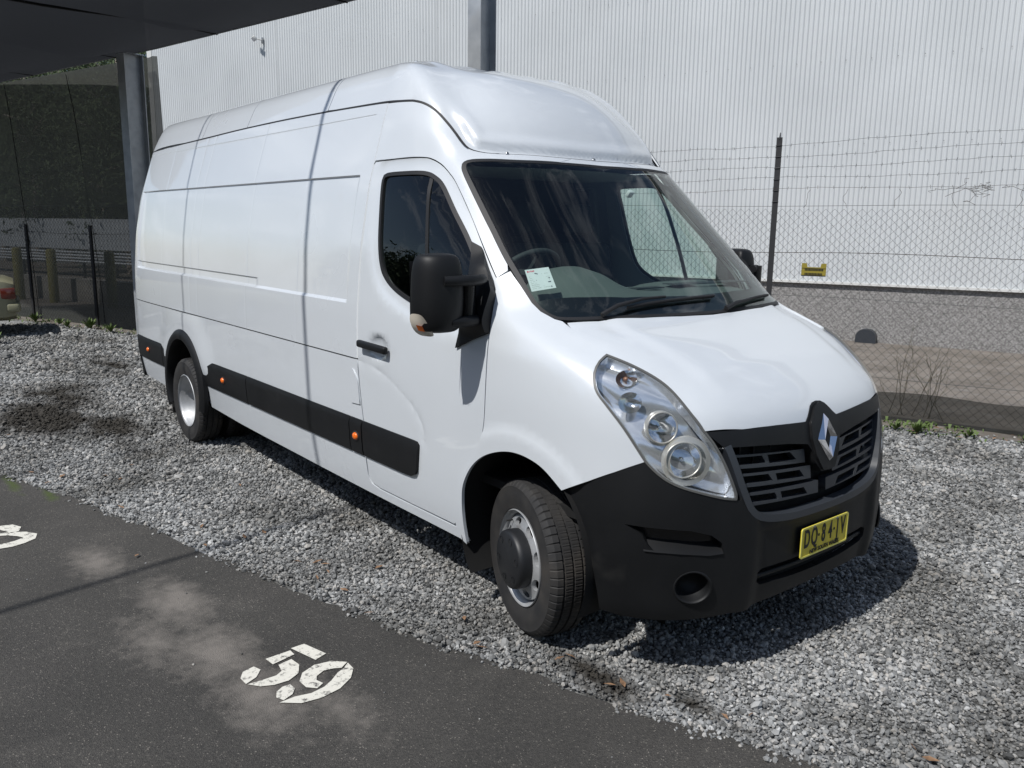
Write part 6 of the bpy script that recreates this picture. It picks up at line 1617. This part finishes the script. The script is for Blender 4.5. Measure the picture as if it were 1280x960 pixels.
# ---- door mirrors
def mirror(s):
    dm = empty('door_mirror', (0, 0, 0)); dm.parent = van
    def f(P):
        if s < 0: return [tuple(q) for q in P]
        out = []; px_, py_ = -0.315, -1.065; ca, sa = math.cos(R(78)), math.sin(R(78))      # passenger mirror folded back
        for x, y, z in P:
            a, b = x - px_, y - py_; out.append((px_ + a * ca + b * sa, -(py_ - a * sa + b * ca), z))
        return out
    # housing cage: rounded shell, taller than wide, tapering to the foot
    lev = [(1.372, 0.72, 0.55), (1.40, 0.93, 0.85), (1.47, 1.0, 1.0), (1.56, 1.0, 1.0), (1.65, 0.95, 0.95), (1.70, 0.86, 0.78), (1.718, 0.62, 0.45)]
    vs = []; yc, xc = -1.205, -0.345
    for z, ky, kx in lev:
        hw2 = 0.112 * ky; dx = 0.085 * kx
        ring_ = [(xc + dx * 1.0 + 0.02, yc + hw2 * 0.55), (xc + dx * 1.0 + 0.012, yc - hw2 * 0.35), (xc + dx * 0.55, yc - hw2 * 0.92), (xc - dx * 0.5, yc - hw2), (xc - dx * 0.75, yc - hw2 * 0.9), (xc - dx * 0.75, yc + hw2 * 0.9), (xc - dx * 0.5, yc + hw2), (xc + dx * 0.7, yc + hw2 * 0.98)]
        vs += [(a, b, z) for a, b in ring_]
    k = 8; fs = [(i * k + j, i * k + (j + 1) % k, (i + 1) * k + (j + 1) % k, (i + 1) * k + j) for i in range(len(lev) - 1) for j in range(k)]
    fs += [tuple(range(k - 1, -1, -1)), tuple((len(lev) - 1) * k + j for j in range(k))]
    hs = subsurf_box('housing', f(vs), fs, 'plastic', dm, 2)
    gl = MB(); gl.add(f([(-0.412, -1.30, 1.42), (-0.412, -1.115, 1.42), (-0.412, -1.115, 1.68), (-0.412, -1.30, 1.68)]), [(0, 1, 2, 3)]); gl.build('mirror_glass', 'chrome', dm)
    # two arms and the swivel between them
    def arm(name, z, t, pts):
        mb = MB(); n = len(pts)
        vs = []
        for x, y in pts: vs += [(x, y, z - t), (x, y, z + t)]
        q = MB(); 
        q.tube([(x, y if s < 0 else -y, z) for x, y in (pts if s < 0 else [(-0.31, -1.07), (-0.30, -1.03), (-0.29, -1.0)])], [t * 1.0] * (n if s < 0 else 3), 8); return q.build(name, 'plastic', dm)
    up_arm = [(-0.262, -1.225, ), (-0.243, -1.17), (-0.238, -1.10), (-0.255, -1.045), (-0.29, -1.0)]
    a1 = arm('upper_arm', 1.602, 0.024, up_arm); a2 = arm('lower_arm', 1.425, 0.024, [(-0.275, -1.18), (-0.262, -1.12), (-0.265, -1.06), (-0.30, -1.0)])
    MB().tube(f([(-0.315, -1.065, 1.40), (-0.315, -1.065, 1.62)]), 0.040, 12).build('swivel', 'gloss_black', dm)
    # sail on the door, moulded out from the skin
    sail = sd([(-0.50, -0.903, 1.757), (-0.44, -0.90, 1.735), (-0.318, -0.925, 1.60), (-0.272, -0.937, 1.533), (-0.245, -0.975, 1.44), (-0.238, -0.998, 1.368), (-0.35, -1.006, 1.325), (-0.467, -1.01, 1.275), (-0.445, -1.003, 1.36), (-0.43, -0.99, 1.43), (-0.415, -0.95, 1.60)], s)
    panel('mounting_sail', sail, (0, s, 0.15), 'plastic', dm, off=lambda P: 0.012 + 0.045 * smooth01(-0.50, -0.36, P[:, 0]) * smooth01(1.72, 1.62, P[:, 2]) * smooth01(1.33, 1.42, P[:, 2]), step=0.016, flange=0.06)
    # indicator lens on the outer foot
    lv = MB(); P_ = []
    for z, y0, y1 in ((1.462, -1.322, -1.318), (1.42, -1.318, -1.29), (1.385, -1.30, -1.265), (1.362, -1.272, -1.252)):
        P_ += [(-0.385, y0, z), (-0.335, y0 + 0.004, z), (-0.298, y1 + 0.006, z)]
    fs = [(i * 3 + j, i * 3 + j + 1, (i + 1) * 3 + j + 1, (i + 1) * 3 + j) for i in range(3) for j in range(2)]
    subsurf_box('indicator', f(P_), fs, 'mirror_lens', dm, 2)
    am = MB(); am.add(f([(-0.340, -1.317, 1.415), (-0.312, -1.302, 1.410), (-0.318, -1.285, 1.385), (-0.345, -1.300, 1.388)]), [(0, 1, 2, 3)]); am.build('indicator_bulb', 'amber', dm)
both(mirror)

# ---- wipers
def wiper(arm_pts, blade_pts):
    w = empty('wiper', (0, 0, 0)); w.parent = van
    def up(q, h):
        c, i = on_skin(q); n = norm_at([c], [i])[0]; return Vector(c + n * h)
    MB().tube([up(q, h) for q, h in arm_pts], [0.012, 0.010, 0.007, 0.006][:len(arm_pts)], 6).build('arm', 'seal', w)
    bl = [blade_pts[0]] ; pts = [np.array(blade_pts[0]) + (np.array(blade_pts[1]) - np.array(blade_pts[0])) * t for t in np.linspace(0, 1, 12)]
    MB().tube([up(q, 0.016) for q in pts], 0.007, 6).build('blade', 'seal', w)
    MB().tube([up(q, 0.005) for q in pts], 0.004, 5).build('rubber', 'rubber', w)
wiper([((0.10, -0.645, 1.447), 0.012), ((0.10, -0.56, 1.468), 0.035), ((0.10, -0.40, 1.495), 0.032), ((0.104, -0.25, 1.505), 0.022)], ((0.112, -0.50, 1.475), (0.118, 0.10, 1.502)))
wiper([((0.185, 0.12, 1.445), 0.012), ((0.172, 0.20, 1.457), 0.03), ((0.14, 0.36, 1.47), 0.022)], ((0.178, 0.12, 1.452), (0.075, 0.61, 1.478)))

# ---- windscreen paper
sh = empty('price_sheet', (0, 0, 0))
pc = [np.array(q) for q in ((-0.22, -0.814, 1.651), (-0.17, -0.715, 1.665), (-0.087, -0.739, 1.578), (-0.143, -0.835, 1.56))]
nn_ = np.cross(pc[1] - pc[0], pc[3] - pc[0]); nn_ /= np.linalg.norm(nn_)
if nn_[0] < 0: nn_ = -nn_
def pp(a, b, h): return tuple((pc[0] * (1 - a) + pc[1] * a) * (1 - b) + (pc[3] * (1 - a) + pc[2] * a) * b + nn_ * (h - 0.016))
sh.location = pp(0.5, 0.5, 0)
def sheet_quad(name, q, mat, h):
    mb = MB()
    for a0, a1, b0, b1 in q: mb.add([pp(a0, b0, h), pp(a1, b0, h), pp(a1, b1, h), pp(a0, b1, h)], [(0, 1, 2, 3)])
    return kid(mb.build(name, mat), sh)
sheet_quad('sheet', [(0, 1, 0, 1)], 'paper', 0.0)
rr = random.Random(2); rows_ = []
for k in range(9):
    b0 = 0.26 + k * 0.078
    for a0, a1 in ((0.08, 0.42), (0.54, 0.9)):
        x = a0
        while x < a1 - 0.03:
            w_ = rr.uniform(0.02, 0.07)
            if rr.random() < 0.72: rows_.append((x, min(a1, x + w_), b0, b0 + 0.02))
            x += w_ + 0.012
sheet_quad('print', rows_, 'cabin_grey', 0.0008)
sheet_quad('handwriting', [(0.22, 0.27, 0.21, 0.29), (0.285, 0.33, 0.23, 0.28), (0.345, 0.40, 0.20, 0.28), (0.41, 0.46, 0.22, 0.29), (0.84, 0.89, 0.48, 0.53), (0.74, 0.88, 0.66, 0.71), (0.82, 0.87, 0.88, 0.93), (0.32, 0.36, 0.50, 0.55)], 'ink', 0.0012)
sheet_quad('heading', [(0.07, 0.13, 0.07, 0.15), (0.15, 0.18, 0.08, 0.14), (0.21, 0.25, 0.07, 0.14), (0.265, 0.31, 0.08, 0.14), (0.325, 0.36, 0.07, 0.14)], 'ink_red', 0.0012)
tag(sh, 'white printed sheet with red heading behind the windscreen on the driver side', 'paper')

# ---- cabin
cab = empty('cabin', (0, 0, 0)); cab.parent = van
db_ = MB(); ys = np.linspace(-0.86, 0.86, 44); prof = [(0.16, 1.40), (0.09, 1.475), (0.02, 1.515), (-0.08, 1.535), (-0.20, 1.545), (-0.33, 1.55), (-0.42, 1.535), (-0.47, 1.49), (-0.46, 1.30), (-0.40, 1.05)]
vs = []
for y in ys:
    hump = math.exp(-((y + 0.46) / 0.17) ** 4)
    cen = math.exp(-(y / 0.16) ** 4)
    for i, (x, z) in enumerate(prof):
        e = 0.16 * (abs(y) / 0.86) ** 2.2
        k = smooth01(0.05, -0.30, np.array([x]))[0] * (1 if i < 8 else 0)
        vs.append((x - e * (0.9 if x > -0.1 else 0.25), y * (0.90 if x > -0.15 else 0.95), z - 0.03 * smooth01(0.6, 0.86, np.array([abs(y)]))[0] + 0.095 * hump * k - 0.02 * cen * k - (0.02 if (i == 4 and abs(y) > 0.3 and y > 0) else 0)))
k = len(prof); db_.add(vs, [(i * k + j, i * k + j + 1, (i + 1) * k + j + 1, (i + 1) * k + j) for i in range(len(ys) - 1) for j in range(k - 1)], True)
db_.build('dashboard', 'dash', cab)
MB().box((-0.20, 0.10, 1.549), (-0.10, 0.70, 1.553)).box((-0.16, -0.20, 1.538), (-0.10, 0.0, 1.545)).build('demister_vent', 'dash_dark', cab)
sw = MB(); R1, r1 = 0.205, 0.016
vs = []; fs = []
for i in range(40):
    a = 2 * math.pi * i / 40
    for j in range(8):
        b = 2 * math.pi * j / 8; vs.append(((R1 + r1 * math.cos(b)) * math.cos(a), (R1 + r1 * math.cos(b)) * math.sin(a), r1 * math.sin(b)))
fs = [(i * 8 + j, ((i + 1) % 40) * 8 + j, ((i + 1) % 40) * 8 + (j + 1) % 8, i * 8 + (j + 1) % 8) for i in range(40) for j in range(8)]
sw.add(vs, fs, True); sw.box((-0.2, -0.02, -0.02), (0.2, 0.02, 0.0)); sw.box((-0.07, -0.07, -0.03), (0.07, 0.07, 0.01))
o = sw.build('steering_wheel', 'dash_dark', cab, loc=(-0.665, -0.45, 1.56)); o.rotation_euler = (0, R(-48), 0)
def seat(y):
    MB().box((-1.22, y - 0.24, 0.95), (-0.72, y + 0.24, 1.10)).build('seat_cushion', 'seat_fabric', cab, bevel=0.05, seg=3)
    o = MB().box((-0.08, -0.23, 0.0), (0.08, 0.23, 0.68)).build('seat_back', 'seat_fabric', cab, loc=(-1.22, y, 1.06), rot=(0, R(-12), 0), bevel=0.05, seg=3)
    MB().box((-0.05, -0.13, 0.0), (0.05, 0.13, 0.20)).build('head_rest', 'seat_fabric', cab, loc=(-1.385, y, 1.78), rot=(0, R(-8), 0), bevel=0.04, seg=3)
for y in (-0.47, 0.18, 0.60): seat(y)
MB().box((-1.60, -0.87, 0.55), (-1.56, 0.87, 2.08)).build('bulkhead', 'seat_fabric', cab)
MB().box((-1.60, -0.74, 2.08), (-1.56, 0.74, 2.42)).build('bulkhead_top', 'seat_fabric', cab)
MB().box((-1.58, -0.90, 0.62), (0.35, 0.90, 0.66)).build('cab_floor', 'void', cab)
hl_ = Panels(); hlp = [(-0.60, 0.0), (-0.66, -0.40), (-0.80, -0.70), (-0.95, -0.80), (-1.55, -0.83)]
hv = [(x, y, 2.125) for x, y in hlp] + [(x, -y, 2.125) for x, y in hlp[:0:-1]]
mb = MB(); mb.add(hv, [tuple(range(len(hv)))]); mb.build('headlining', 'cabin_grey', cab)
mb = MB(); mb.add([(0.34, -0.90, 0.62), (0.34, 0.90, 0.62), (0.10, 0.80, 1.40), (0.10, -0.80, 1.40)], [(0, 1, 2, 3)]); mb.build('firewall', 'void', cab)
MB().box((-0.015, -0.02, -0.02), (0.01, 0.02, 0.02)).build('sensor', 'paper', cab, loc=(-0.50, 0.15, 2.01), rot=(0, R(40), 0), bevel=0.008)

# ------------------------------------------------------------------ cables of the bare shade frame overhead
SV = Vector((0.06, -0.75, 1.0))
def cable(g0, g1, h0, h1, rad, label, ext=(1.0, 1.0)):
    a = Vector((g0[0], g0[1], 0)); b = Vector((g1[0], g1[1], 0)); d = b - a
    a2 = a - d * ext[0]; b2 = b + d * ext[1]
    P_ = [a2 + SV * h0, b2 + SV * h1]
    mb = MB(); mb.tube([P_[0].lerp(P_[1], t) for t in np.linspace(0, 1, 12)], rad, 6)
    return tag(mb.build('overhead_cable', 'steel'), label, 'cable', 'cables strung over the parking bays')
cable((-1.685, -2.79), (-1.847, -1.844), 5.6, 5.6, 0.023, 'steel cable overhead that casts the line across asphalt and van side', (3.0, 6.0))
cable((-4.15, -2.0), (-4.30, -1.0), 5.6, 5.6, 0.013, 'thin steel cable over the rear of the van', (4.0, 4.0))
